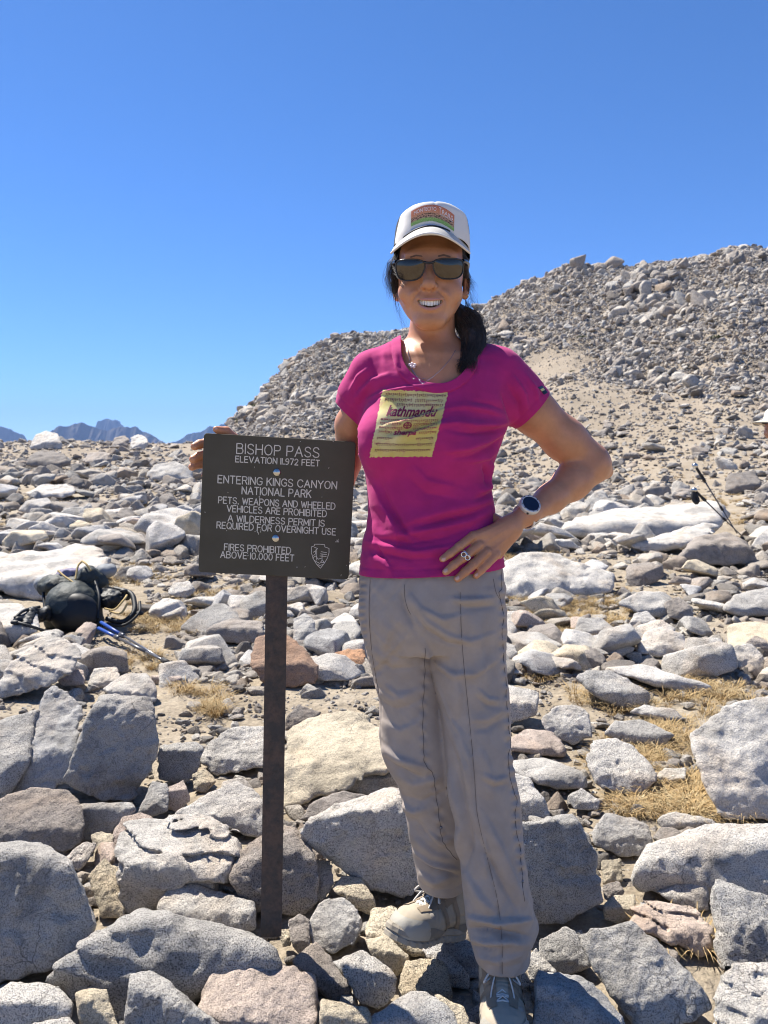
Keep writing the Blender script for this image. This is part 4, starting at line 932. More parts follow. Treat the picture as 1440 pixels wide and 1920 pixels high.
# ---- trousers
HIPS = [(1040, 688, 930, YT - .02, .100), (1060, 681, 937, YT - .02, .107), (1075, 676, 942, YT - .022, .112), (1110, 674, 945, YT - .024, .118), (1150, 674, 947, YT - .024, .120), (1185, 679, 947, YT - .022, .112), (1210, 688, 946, YT - .022, .100)]
LEG_R = [(1090, 676, 805, 1.628, .100), (1150, 676, 806, 1.630, .106), (1200, 684, 806, 1.636, .096), (1250, 695, 818, 1.640, .086), (1318, 709, 834, 1.636, .078), (1370, 712, 845, 1.626, .072), (1415, 715, 853, 1.620, .067), (1440, 727, 857, 1.626, .064), (1470, 746, 862, 1.632, .062), (1540, 764, 873, 1.640, .060), (1600, 775, 874, 1.665, .060), (1640, 783, 868, 1.680, .058), (1690, 786, 868, 1.690, .058)]
LEG_L = [(1090, 800, 943, 1.625, .104), (1150, 794, 947, 1.62, .110), (1200, 797, 947, 1.615, .102), (1250, 808, 949, 1.605, .092), (1318, 824, 954, 1.590, .082), (1380, 830, 958, 1.575, .076), (1430, 835, 960, 1.562, .070), (1500, 841, 976, 1.555, .068), (1550, 856, 981, 1.552, .066), (1607, 862, 986, 1.548, .066), (1676, 867, 993, 1.540, .066), (1715, 871, 1005, 1.538, .068), (1740, 876, 1012, 1.536, .068), (1762, 883, 996, 1.534, .060), (1790, 890, 994, 1.532, .060), (1838, 899, 992, 1.530, .062)]
def legs_field(Fd, off):
    Fd.loft(HIPS, n=2.3, off=off, k=.01); Fd.loft(LEG_R, n=2.15, off=off, k=.006); Fd.loft(LEG_L, n=2.15, off=off, k=.006); return Fd
pf = legs_field(Field(), 0.0); pV, pQ = pf.mesh(.0042); pV = smooth_v(pV, pQ, 2); pN = normals(pV, pQ)
PANTS_FOLDS = """
7 -6|752,1105 757,1140 772,1170 784,1195
6 5|765,1110 790,1140 830,1160 880,1150
6 -6|850,1132 880,1140 930,1136
6 6|842,1122 870,1124 930,1120
7 5|775,1130 800,1165 840,1190 880,1200 935,1185
6 -5|772,1145 800,1182 840,1206 890,1212
7 5|785,1190 812,1240 850,1262 900,1262
6 -4|795,1205 820,1255 855,1278
8 5|800,1215 822,1290 845,1350 880,1395
6 -4|812,1260 835,1335 862,1385
7 5|935,1235 890,1262 850,1268
6 4|945,1330 915,1350 880,1352
6 -4|948,1345 915,1366 885,1370
8 4|690,1205 730,1235 775,1232
7 -4|690,1225 735,1255 785,1250
8 4|702,1290 740,1312 790,1290
7 -3|705,1310 745,1330 795,1312
8 4|712,1350 750,1370 800,1345
8 7|716,1398 745,1420 800,1440
7 -8|718,1416 745,1440 795,1462
7 4|735,1448 775,1470 830,1455
7 -4|752,1490 790,1505 840,1480
8 5|760,1530 780,1570 812,1600 850,1612
6 -4|770,1525 795,1562 830,1590
6 6|775,1592 810,1615 862,1630
6 -8|778,1604 815,1630 862,1642
6 5|785,1632 815,1650 850,1640
9 6|836,1430 852,1490 868,1545 878,1600
7 -5|850,1430 868,1500 885,1560
8 6|868,1545 866,1580 862,1618
7 -5|880,1545 882,1590 872,1630
9 6|905,1525 940,1590 965,1650 990,1700
8 -5|890,1560 920,1620 955,1680 975,1715
8 5|870,1630 900,1680 930,1715
7 -4|960,1420 975,1450 978,1490
6 5|950,1400 965,1430 972,1470
6 7|872,1716 900,1722 940,1728 1004,1722
6 -9|875,1740 905,1744 945,1752 1000,1757
6 6|880,1758 915,1764 950,1762 992,1772
5 -6|884,1772 915,1782 945,1776
6 4|888,1790 930,1800 985,1788
5 4|905,1560 915,1600 912,1650
10 5|900,1400 920,1450 925,1500
9 4|855,1385 872,1440 876,1480
7 2.2 p26|938,1062 941,1100 938,1115 944,1150 943,1200 948,1270 951,1330 956,1390 955,1430 965,1480 970,1500 968,1540 976,1590 980,1640
6 1.8 p15|797,1215 796,1270 793,1330 794,1400 800,1440 815,1470 823,1530 829,1580
6 2.2 p22|680,1085 680,1150 686,1220 700,1300 706,1380
10 5|735,1170 722,1210 716,1260
12 5|905,1150 898,1200 905,1260 900,1320
9 5|850,1250 862,1300 858,1350
5 4|895,1290 915,1310 940,1312
5 -4|890,1302 912,1322 938,1326
5 4|720,1280 745,1300 770,1296
9 6|858,1370 880,1420 882,1500
8 -5|845,1385 862,1440 872,1500
6 5|905,1450 930,1462 955,1455
6 -4|902,1462 928,1476 955,1470
6 5|745,1500 775,1520 800,1515
7 5|800,1560 825,1575 850,1570
1.6 -2.0 f|862,1110 864,1180 868,1240 876,1320 884,1400 889,1460 893,1520
1.6 -2.0 f|893,1520 903,1570 918,1630 932,1690 940,1760 941,1830
1.6 -1.6 f|693,1090 693,1150 698,1220 712,1310 716,1400
"""
P2 = pV + (fold(pV, pN, PANTS_FOLDS) - pV) * (1.35 + .65 * sstep(.60, .35, pV[:, 2]))[:, None]
q_ = pV.copy(); q_[:, 2] += q_[:, 0] * .9; q2 = pV.copy(); q2[:, 2] -= q2[:, 0] * 1.3; rn = .0026 * fbm(q_ * np.array([9, 9, 12.]), 3, 23) + .0040 * (0.3 - np.abs(fbm(q2 * np.array([9, 9, 30.]), 2, 48))) * sstep(-.2, .5, fbm(q2 * 5 + 3, 2, 14)) + .0034 * (0.35 - np.abs(fbm(q_ * np.array([7, 7, 24.]), 2, 28))) * sstep(-.1, .5, fbm(q_ * 6, 2, 4)); P2 = P2 + pN * rn[:, None]
isR_ = pV[:, 1] > 1.611
hR, hL = W(830, 1682, 1.63), W(945, 1832, 1.475)
g1 = np.where(isR_, pV[:, 2] - (hR.z + .10 * (pV[:, 0] - hR.x) * -1 + 0.10 * (pV[:, 1] - hR.y)), .1); g2 = np.where(isR_, .1, pV[:, 2] - (hL.z + .10 * (pV[:, 1] - hL.y)))
g3 = .972 - pV[:, 2]
pa = np.exp(-((g1 - .024) / .002) ** 2) + np.exp(-((g2 - .024) / .002) ** 2); P2 = P2 - pN * (.0013 * pa)[:, None]
pnV, pnT = multi_clip(P2, pQ, [g1, g2, g3])
o = obj_np('trousers', pnV, pnT, M_PANTS, person); md = o.modifiers.new('thickness', 'SOLIDIFY'); md.thickness = .0022; md.offset = -1
trousers = o; T_PANTS = bvh(pnV, pnT)
def seam(name, pts, tree, r, mat, parent, lift=.0006, n=70, wob=0.0):
    P = [Vector((a, b, 0)) for a, b in parse(pts)]; C_ = bez(P, n); out = []
    for i, c in enumerate(C_):
        q = onto(tree, c.x + wob * math.sin(i * .8), c.y, lift)
        if q is not None: out.append(q)
    if len(out) > 3: V, Q = tube_np(out, r, 5); return obj_np(name, V, Q, mat, parent)
for s_ in ("938,1062 941,1100 936,1115 944,1150 942,1200 948,1270 951,1330 957,1390 953,1430 962,1480 969,1500 966,1540 975,1590 979,1640 983,1690",
           "797,1215 796,1270 793,1330 794,1400 797,1432 812,1452 816,1480 823,1530 828,1570 838,1590 856,1612"):
    seam('seam', s_, T_PANTS, .0006, M_STITCH, trousers, n=120, wob=.8)
for s_ in ("758,1096 759,1120 764,1140 770,1152", "863,1110 865,1180 869,1240 877,1320 885,1400 890,1460 894,1520 904,1570 919,1630 933,1690 941,1760 942,1826", "694,1085 692,1150 697,1220 710,1300", "925,1085 930,1110 938,1125"): seam('seam', s_, T_PANTS, .0004, M_STITCH, trousers)
for a, b in ((827, 1552), (980, 1653)):
    q = onto(T_PANTS, a, b, .001); V, Q = tube_np([q + Vector((0, .002, 0)), q, q + Vector((0, -.0012, 0)), q + Vector((0, -.0016, 0))], .0032, 12, [1, 1, .8, .01])
    obj_np('snap_button', V, Q, simple('snap_metal', (.25, .25, .27), .3, .5, 1.0), trousers)

# ---- body: one continuous surface
HY = 1.612
bd = Field()
torso_field(bd, -.011)
bd.chain([(W(698, 703, 1.655), .034), (W(656, 795, 1.705), .0290), (W(650, 868, 1.730), .029), (W(640, 896, 1.735), .029)], k=.02)
bd.chain([(W(640, 896, 1.735), .029), (W(575, 885, 1.738), .028), (W(505, 862, 1.728), .022), (W(462, 850, 1.718), .019)], k=.015)
bd.chain([(W(930, 702, 1.655), .044), (W(1000, 772, 1.672), .0455), (W(1058, 824, 1.69), .0440), (W(1106, 864, 1.70), .0395)], k=.02)
bd.cone(W(1112, 872, 1.704), W(1137, 884, 1.712), .030, .0150, k=.02)
bd.chain([(W(1108, 874, 1.70), .0400), (W(1072, 904, 1.675), .0375), (W(1032, 935, 1.635), .0290), (W(992, 962, 1.588), .0225)], k=.018)
# neck and head
bd.loft([(585, 772, 852, 1.655, .050), (610, 768, 852, 1.655, .050), (640, 764, 855, 1.662, .051), (665, 756, 862, 1.668, .054), (690, 735, 880, 1.668, .060)], n=2.1, k=.015)
bd.ell(W(808, 472, HY + .022), (.0675, .086, .078), k=.02)
bd.ell(W(807, 515, HY - .008), (.0655, .075, .070), k=.02)
bd.ell(W(807, 552, HY - .015), (.0572, .066, .052), k=.02)
bd.ell(W(806, 578, HY - .028), (.0415, .052, .036), k=.02)
bd.ell(W(806, 600, HY - .064), (.0235, .020, .0165), k=.018)
bd.cone(W(760, 556, HY + .012), W(793, 600, HY - .055), .0135, .0120, k=.022); bd.cone(W(853, 556, HY + .012), W(820, 600, HY - .055), .0135, .0120, k=.022)
for x in (768, 845): bd.ell(W(x, 548, HY - .052), (.023, .020, .020), k=.018)
for x in (781, 830): bd.ell(W(x, 556, HY - .064), (.013, .010, .013), k=.015)
bd.ell(W(806, 568, HY - .060), (.031, .022, .020), k=.018)                     # muzzle
bd.ell(W(807, 478, HY - .062), (.050, .018, .012), k=.02)                        # brow
bd.cone(W(806, 496, HY - .074), W(804, 531, HY - .096), .0085, .0105, k=.010)     # nose
bd.ell(W(804, 534, HY - .095), (.0115, .0105, .0095), k=.008)
for x in (794.5, 814): bd.ell(W(x, 538, HY - .085), (.0070, .0090, .0068), k=.004)
for x in (798.5, 810): bd.ell(W(x, 543.5, HY - .0905), (.0038, .0070, .0052), k=.0015, mode='s')
for x in (783, 831): bd.ell(W(x, 503, HY - .070), (.018, .012, .012), k=.012, mode='s')   # eye sockets
for x in (783, 831): bd.ell(W(x, 503, HY - .058), (.014, .012, .010), k=.006)
# ears
for x, y in ((874.5, 535), (742, 538)):
    bd.ell(W(x, y, HY + .030), (.0075, .016, .027), k=.008); bd.ell(W(x + (2 if x > 800 else -2), y - 2, HY + .022), (.0045, .009, .016), k=.004, mode='s'); bd.ell(W(x - (3 if x > 800 else -3), y + 19, HY + .024), (.006, .008, .009), k=.006)
# lips and the open smile: flat upper edge, deep lower arc
MX, MW = 806.5, 24.0
def m_top(t): return 564.0 - 1.4 * abs(t) ** 2 + .4 * math.cos(t * 3.1)
def m_bot(t): return m_top(t) + 11.8 * max(0.0, 1 - t * t) ** .60
def m_Y(t): return HY - .0835 + .016 * t * t
ts = [math.sin(v) for v in np.linspace(-1.5, 1.5, 15)]
ul = [W(MX + MW * t, m_top(t) - 2.4, m_Y(t) + .0005) for t in ts]; ll = [W(MX + MW * t, m_bot(t) + 2.8, m_Y(t) + .0015) for t in ts]
for i in range(14): bd.cone(ul[i], ul[i + 1], .0036, .0036, k=.006); bd.cone(ll[i], ll[i + 1], .0034 + .0020 * (1 - ts[i] ** 2), .0034 + .0020 * (1 - ts[i + 1] ** 2), k=.006)
def mouth_fn(P):
    px, py = proj(P); t = (px - MX) / MW; tc = np.clip(t, -1, 1); top = 564.0 - 1.4 * tc ** 2 + .4 * np.cos(tc * 3.1); bot = top + 11.8 * np.maximum(0, 1 - tc * tc) ** .60
    d = np.maximum(np.maximum(top - py, py - bot), (np.abs(t) - 1) * MW) * .00106; return np.maximum(d, np.maximum(P[..., 1] - (HY - .058), (HY - .11) - P[..., 1])).astype(np.float32)
bd.add(mouth_fn, W(MX, 570, HY - .08), .034, .0012, 's')
# hand on the hip (back of the hand towards us)
def finger(pts, k=.0035): bd.chain([(W(x, y, Y), r) for x, y, Y, r in pts], k=k)
bd.cone(W(988, 964, 1.585), W(950, 990, 1.572), .0215, .0205, k=.015)
bd.cone(W(955, 985, 1.568), W(893, 1006, 1.541), .0175, .0108, k=.016); bd.cone(W(955, 990, 1.570), W(905, 1022, 1.545), .0175, .0115, k=.012)
bd.cone(W(958, 995, 1.570), W(922, 1036, 1.546), .0165, .0110, k=.012); bd.cone(W(962, 996, 1.570), W(935, 1040, 1.556), .0140, .0095, k=.012)
finger([(887, 1005, 1.539, .0102), (861, 1025, 1.521, .0088), (844, 1038, 1.511, .0080), (830, 1048, 1.505, .0070)])
finger([(898, 1022, 1.536, .0106), (868, 1046, 1.517, .0092), (851, 1059, 1.507, .0085), (836, 1072, 1.501, .0074)])
finger([(912, 1035, 1.536, .0105), (888, 1058, 1.519, .0096), (872, 1072, 1.510, .0088), (858, 1085, 1.504, .0076)])
finger([(930, 1040, 1.543, .0095), (912, 1058, 1.531, .0088), (902, 1069, 1.525, .0080), (893, 1079, 1.521, .0070)])
finger([(950, 985, 1.573, .013), (925, 972, 1.600, .011), (905, 968, 1.615, .009)])
# hand behind the sign
bd.cone(W(465, 850, 1.715), W(425, 848, 1.710), .019, .0185, k=.012); bd.cone(W(455, 850, 1.712), W(410, 838, 1.702), .0165, .0120, k=.01); bd.cone(W(455, 858, 1.712), W(408, 868, 1.702), .0165, .0120, k=.01)
finger([(412, 832, 1.700, .0110), (388, 830, 1.698, .0104), (374, 833, 1.690, .0100), (365, 837, 1.678, .0090)])
finger([(410, 848, 1.700, .0110), (386, 853, 1.698, .0104), (372, 856, 1.690, .0098), (362, 861, 1.677, .0088)])
finger([(410, 864, 1.700, .0105), (384, 870, 1.698, .0098), (370, 871, 1.690, .0092), (360, 876, 1.677, .0082)])
finger([(414, 876, 1.700, .0095), (394, 886, 1.698, .0085), (384, 890, 1.692, .0078)])
finger([(452, 846, 1.706, .0135), (438, 822, 1.695, .0118), (424, 808, 1.684, .0096), (411, 807, 1.675, .0085), (405, 805, 1.668, .0072)])
bV, bQ = bd.mesh(.0023)
bV = smooth_v(bV, bQ, 1, .4); bN = normals(bV, bQ)
FACE = """
3.2 -4.0|793,541 785,547 777,556 774,565 775,574
3.2 -4.0|816,541 824,547 833,556 837,565 836,574
6 3.2|784,543 774,550 768,560
6 3.2|827,543 836,550 843,560
3 -1.3|795,584 806,587 818,584
2 -.7|770,568 767,578 770,590
2 -.7|843,568 846,578 842,590
1.3 -.5|780,462 806,459 836,463
1.3 -.5|782,469 806,467 832,470
1.5 -.6|804,546 804,556
5 1.2|775,650 785,675 795,700
5 -1.2|800,650 803,680 802,700
4 1.2|835,650 828,680 812,703
1.5 -.9|1062,868 1080,864 1098,862
1.5 -.8|1060,874 1080,880 1095,882
2 .8|892,1004 920,992 948,978
2 .8|902,1022 930,1005 955,990
2 .8|918,1036 940,1018 962,1002
1.2 -.7|858,1024 866,1032
1.2 -.7|866,1040 873,1049
1.2 -.7|884,1053 892,1062
"""
bV = fold(bV, bN, FACE)
# legs of the body inside the trousers, coarser
lg = legs_field(Field(), -.016); lV, lQ = lg.mesh(.012); lV, lQ = clip(lV, lQ, lV[:, 2] - np.where(lV[:, 1] > 1.611, .30, .24)); body_V, body_F = cat([(bV, bQ), (lV, lQ)])
body = obj_np('body', body_V, body_F, M_SKIN, person)
T_BODY = bvh(bV, bQ)
# lips, brows, nails: thin surfaces laid on the skin
def patch_on(tree, outline, n, lift):
    P = parse(outline); c = (np.mean([p[0] for p in P]), np.mean([p[1] for p in P])); rings = 6; V = []; ok = True
    Pd = []
    for i in range(len(P)):
        a, b = P[i], P[(i + 1) % len(P)]
        for j in range(n): Pd.append((a[0] + (b[0] - a[0]) * j / n, a[1] + (b[1] - a[1]) * j / n))
    m = len(Pd)
    for r in range(rings + 1):
        for p in Pd:
            s_ = r / rings; x, y = c[0] + (p[0] - c[0]) * s_, c[1] + (p[1] - c[1]) * s_; q = onto(tree, x, y, lift * (1 if r < rings else -.5))
            if q is None: q = V[-1] if V else Vector()
            V.append(q)
    Fq = [(r * m + k, r * m + (k + 1) % m, (r + 1) * m + (k + 1) % m, (r + 1) * m + k) for r in range(rings) for k in range(m)]
    return np.array([list(v) for v in V]), np.array(Fq)
M_LIP = simple('lip_skin', (0.46, 0.20, 0.165), .45, .5); M_NAIL = simple('nail', (0.62, 0.38, 0.30), .3, .5)
def ribbon_on(tree, top, bot, lift, nv=5):
    A_, B_ = bez([Vector((a, b, 0)) for a, b in parse(top)], 28), bez([Vector((a, b, 0)) for a, b in parse(bot)], 28); V = []; n = min(len(A_), len(B_))
    for i in range(n):
        for j in range(nv + 1):
            p = A_[i].lerp(B_[i], j / nv); q = onto(tree, p.x, p.y, lift); V.append(q if q is not None else (V[-1] if V else Vector()))
    Fq = [(i * (nv + 1) + j, i * (nv + 1) + j + 1, (i + 1) * (nv + 1) + j + 1, (i + 1) * (nv + 1) + j) for i in range(n - 1) for j in range(nv)]
    return np.array([list(v) for v in V]), np.array(Fq)
V, Q = ribbon_on(T_BODY, "784,561 792,559.5 801,558.5 807,559.2 812,558.5 822,559.5 829,561", "784,562.8 792,563 801,563.6 807,563.8 812,563.6 822,563 829,562.8", .0004); obj_np('upper_lip', V, Q, M_LIP, body)
V, Q = ribbon_on(T_BODY, "785,569.5 790,572.8 798,576.2 807,577.2 815,576.2 823,572.8 828,569.5", "785,571 790,576 798,580.6 807,582.2 815,580.6 823,576 828,571", .0004); obj_np('lower_lip', V, Q, M_LIP, body)
M_TOOTH = simple('tooth', (0.90, 0.86, 0.77), .25, .5)
tw_ = [1.02 * q for q in (3.4, 3.9, 4.3, 4.7, 5.6, 5.6, 4.7, 4.3, 3.9, 3.4)]; x = 806.5 - sum(tw_) / 2
for i, w0 in enumerate(tw_):
    c = x + w0 / 2; u = (c - 806.5) / 22; x += w0; f = Field(); ph = 10.8 - 3.2 * abs(u) ** 1.5 - (0.9 if i in (3, 6) else 0); yc = 563.6 + ph / 2 - .8 * u * u * 0
    hw = w0 * .53; Yt = HY - .0800 + .014 * u * u; yt = 562.0; yb_ = 574.2 - 3.4 * abs(u) ** 1.7 - (.7 if i in (3, 6) else 0); ph = yb_ - yt
    f.loft([(yt, c - hw, c + hw, Yt, .0030), (yt + ph * .6, c - hw, c + hw, Yt, .0030), (yb_ - .8, c - hw * .92, c + hw * .92, Yt, .0026), (yb_, c - hw * .8, c + hw * .8, Yt, .0020)], n=2.8, k=.0005)
    V, Q = f.mesh(.0006); obj_np('tooth', V, Q, M_TOOTH, body)
V, Q = ribbon_on(BVHTree.FromPolygons([tuple(W(760, 550, HY - .070)), tuple(W(850, 550, HY - .070)), tuple(W(850, 590, HY - .070)), tuple(W(760, 590, HY - .070))], [(0, 1, 2, 3)]), "782,562 807,560 831,562", "782,572 807,582 831,572", 0); obj_np('mouth_inside', V, Q, simple('mouth_dark', (.10, .02, .02), .6), body)
for s_ in ("829,1046 836,1045 836,1051 831,1054 827,1051", "832,1067 839,1065 840,1071 835,1075 831,1072", "854,1082 861,1079 862,1085 857,1089 853,1087", "890,1076 896,1074 896,1079 892,1082 889,1080", "402,802.5 407,801.5 409,804.5 404,806"):
    V, Q = patch_on(T_BODY, s_, 2, .0005); obj_np('nail', V, Q, M_NAIL, body)
M_BROW = simple('brow_hair', (.17, .095, .06), .8)
for s_ in ("768,481 780,477 792,479 793,481.5 780,480 769,484", "820,479 832,476 846,480 845,483 832,479.5 821,482"):
    V, Q = patch_on(T_BODY, s_, 3, .0003); obj_np('eyebrow', V, Q, M_BROW, body)
# ------------------------------------------------------------------ cap
M_CAPW = cloth('white_cap_cloth', (0.72, 0.70, 0.65), gs=900, rough=.9, var=.02, b=.15); M_CAPD = simple('cap_mesh_dark', (0.055, 0.055, 0.06), .9, .2, grain=.9, gs=700)
M_CAPG = cloth('cap_underside', (0.22, 0.205, 0.185)); M_BLACK = simple('black_piping', (0.02, 0.02, 0.022), .6, .4)
CY = HY + .012
cf = Field(); cf.loft([(391, 806, 818, CY - .045, .012), (393, 790, 836, CY - .035, .042), (396.5, 775, 848, CY - .022, .064), (403, 757, 862, CY - .012, .082), (414, 746, 874, CY - .006, .093), (432, 742, 877.5, CY, .1000), (455, 738.5, 879.5, CY, .1020), (492, 737, 881, CY + .004, .1020)], n=2.25, k=.005)
cV, cQ = cf.mesh(.0028); cV = smooth_v(cV, cQ, 6); cN = normals(cV, cQ)
fr = (cV[:, 1] - (CY - .018)) + .35 * (cV[:, 2] - 1.60); ax_ = cV[:, 0] - W(810, 430, CY).x
seam_c = np.exp(-(ax_ / .0022) ** 2) * (fr < 0) + np.exp(-((fr + .004) / .002) ** 2)
cV = cV - cN * (.0012 * seam_c)[:, None] + cN * (.0008 * fbm(cV * 30, 2, 5))[:, None]
def cap_low(V):                                   # lower rim: high over the brow, low at the sides and back
    t = sstep(CY - .105, CY + .02, V[:, 1]); return W(807, 441, CY - .1).z * (1 - t) + W(807, 480, CY).z * t + 0 * t
capA = multi_clip(cV, cQ, [-fr, cV[:, 2] - cap_low(cV)]); capB = multi_clip(cV, cQ, [fr - .0003, cV[:, 2] - W(807, 492, CY).z])
cap = obj_np('cap', *capA, M_CAPW, person); cap['label'] = 'white front trucker cap with dark mesh back and a picture patch'
md = cap.modifiers.new('t', 'SOLIDIFY'); md.thickness = .0018; md.offset = -1
T_CAP = bvh(*capA)
o = obj_np('mesh_panel', *capB, M_CAPD, cap); md = o.modifiers.new('t', 'SOLIDIFY'); md.thickness = .0015; md.offset = -1
# brim
def brim(u, v, lift=0.0):
    a = abs(u); A_ = W(809 + 66 * u, 427 + 36 * a ** 2.0, CY - .097 + .085 * a ** 2.4); E_ = W(807 + 73.5 * u, 437.5 + 37 * a ** 1.9 , CY - .165 + .118 * a ** 2.3)
    p = A_.lerp(E_, v); p.z += .004 * math.sin(v * math.pi) + lift; return p
def brim_sheet(lift):
    nu, nv = 60, 10; V = [list(brim(-1 + 2 * i / nu, j / nv, lift)) for i in range(nu + 1) for j in range(nv + 1)]
    return np.array(V), np.array([(i * (nv + 1) + j, i * (nv + 1) + j + 1, (i + 1) * (nv + 1) + j + 1, (i + 1) * (nv + 1) + j) for i in range(nu) for j in range(nv)])
M_BRIM = cloth('brim_cloth', (.50, .48, .44)); V, Q = brim_sheet(.0016); o = obj_np('brim', V, Q[:, ::-1], M_BRIM, cap)
V, Q = brim_sheet(-.0016); obj_np('brim_underside', V, Q, M_CAPG, o)
V, Q = tube_np([brim(-1 + 2 * i / 60, 1.0) for i in range(61)], .0023, 8); obj_np('brim_edge', V, Q, M_CAPW, o)
V, Q = tube_np([brim(-1 + 2 * i / 60, .15 + .22 * abs(-1 + i / 30), .0026) for i in range(61)], .0020, 8); obj_np('piping', V, Q, M_BLACK, o)
# print helpers: lettering laid on a curved surface
def text_mesh(body_, size, align='CENTER', spacing=1.0, bold=0.0, shear=0.0):
    cu = bpy.data.curves.new('txt', 'FONT'); cu.body = body_; cu.size = size; cu.align_x = align; cu.space_character = spacing; cu.offset = bold; cu.resolution_u = 4; cu.shear = shear
    ob = bpy.data.objects.new('txt', cu); C.objects.link(ob); dg = bpy.context.evaluated_depsgraph_get(); me = bpy.data.meshes.new_from_object(ob.evaluated_get(dg))
    bm = bmesh.new(); bm.from_mesh(me); xs_ = [v.co.x for v in bm.verts]
    for i in range(int(min(xs_) / .18), int(max(xs_) / .18) + 1): bmesh.ops.bisect_plane(bm, geom=bm.verts[:] + bm.edges[:] + bm.faces[:], plane_co=(i * .18, 0, 0), plane_no=(1, 0, 0))
    for i in range(-1, 5): bmesh.ops.bisect_plane(bm, geom=bm.verts[:] + bm.edges[:] + bm.faces[:], plane_co=(0, i * .2, 0), plane_no=(0, 1, 0))
    bmesh.ops.triangulate(bm, faces=bm.faces)
    mx = max((v.co.x for v in bm.verts), default=0); 
    V = np.array([list(v.co) for v in bm.verts]).reshape(-1, 3); Fq = np.array([[v.index for v in f.verts] for f in bm.faces]).reshape(-1, 3)
    bm.free(); bpy.data.objects.remove(ob); bpy.data.curves.remove(cu); return V, Fq
def print_on(tree, V, Fq, fx, lift):
    """fx maps flat print coordinates to photo pixels; the print is then laid on the surface there"""
    out = []; last = None
    for x, y, _ in V:
        px, py = fx(x, y); q = onto(tree, px, py, lift); q = q if q is not None else last
        if q is None: q = W(px, py, 1.5)
        out.append(list(q)); last = q
    return np.array(out), Fq
def quad(p00, p10, p01, p11):
    return lambda u, v: ((1 - u) * (1 - v) * p00[0] + u * (1 - v) * p10[0] + (1 - u) * v * p01[0] + u * v * p11[0], (1 - u) * (1 - v) * p00[1] + u * (1 - v) * p10[1] + (1 - u) * v * p01[1] + u * v * p11[1])
def cap_px(u, v):       # u 0..1 left to right, v 0..1 top to bottom
    x = 771 + 2 * v + u * 81 - 3 * v; top = 383.5 + 17 * (2 * (u - .46)) ** 2 * (1 if u > .46 else .9); bot = 424 + 16.5 * (2 * abs(u - .45)) ** 1.8 * (1 if u > .45 else .75)
    return x, top + (bot - top) * v
nu, nv = 44, 30; V = []; uvs = []
for i in range(nu + 1):
    for j in range(nv + 1):
        x, y = cap_px(i / nu, j / nv); q = onto(T_CAP, x, y, .0009); V.append(list(q if q is not None else V[-1])); uvs.append((i / nu, 1 - j / nv))
Q = np.array([(i * (nv + 1) + j, i * (nv + 1) + j + 1, (i + 1) * (nv + 1) + j + 1, (i + 1) * (nv + 1) + j) for i in range(nu) for j in range(nv)])
pm = Mat('cap_picture', .8, .2)
def uvmat_setup(m):
    return m.N.new('ShaderNodeUVMap').outputs[0]
uv = uvmat_setup(pm); sx = pm.N.new('ShaderNodeSeparateXYZ'); pm.L.new(uv, sx.inputs[0]); vv = sx.outputs[1]
wav = pm.math('ADD', vv, pm.math('MULTIPLY', pm.math('SUBTRACT', pm.noise(9, 3, vec=uv), .5), .10))
base = pm.ramp(wav, [(0, (.45, .50, .42)), (.06, (.20, .32, .52)), (.16, (.62, .68, .66)), (.22, (.72, .70, .60)), (.25, (.16, .38, .10)), (.40, (.24, .46, .12)), (.43, (.42, .26, .20)), (.60, (.60, .30, .18)), (.75, (.62, .20, .10)), (1, (.55, .16, .10))])
tr = pm.ramp(pm.noise(16, 4, .7, vec=uv), [(.48, 0), (.52, 1)]); band_ = pm.ramp(vv, [(.38, 0), (.44, 1), (.60, 1), (.66, 0)])
base = pm.mix(pm.math('MULTIPLY', tr, band_), base, (.05, .035, .03)); st = pm.ramp(pm.noise(30, 2, vec=uv), [(.45, 0), (.6, 1)]); base = pm.mix(pm.math('MULTIPLY', st, .35), base, (.7, .5, .3)); pm.col(base)
o = obj_np('picture_patch', V, Q, pm.m, cap); uvl = o.data.uv_layers.new(name='UVMap'); li = np.empty(len(o.data.loops), np.int32); o.data.loops.foreach_get('vertex_index', li)
uvl.data.foreach_set('uv', np.array(uvs, np.float32)[li].ravel()); patch = o
M_WHITE = simple('white_print', (.85, .83, .80), .7)
def cap_text(s, u0, u1, v0, v1, big=None):
    V, Fq = text_mesh(s, 1.0, 'LEFT', 1.0, .0); w_ = V[:, 0].max(); h_ = V[:, 1].max()
    V, Fq = print_on(T_CAP, V, Fq, lambda x, y: cap_px(u0 + (u1 - u0) * x / w_, v1 - (v1 - v0) * y / h_), .0014); obj_np('lettering', V, Fq, M_WHITE, patch, False)
cap_text('MONTECITO', .06, .585, .10, .27); cap_text('T', .645, .70, .06, .30); cap_text('RAILS', .715, .97, .12, .30); cap_text('FOUNDATION', .67, .97, .33, .40)
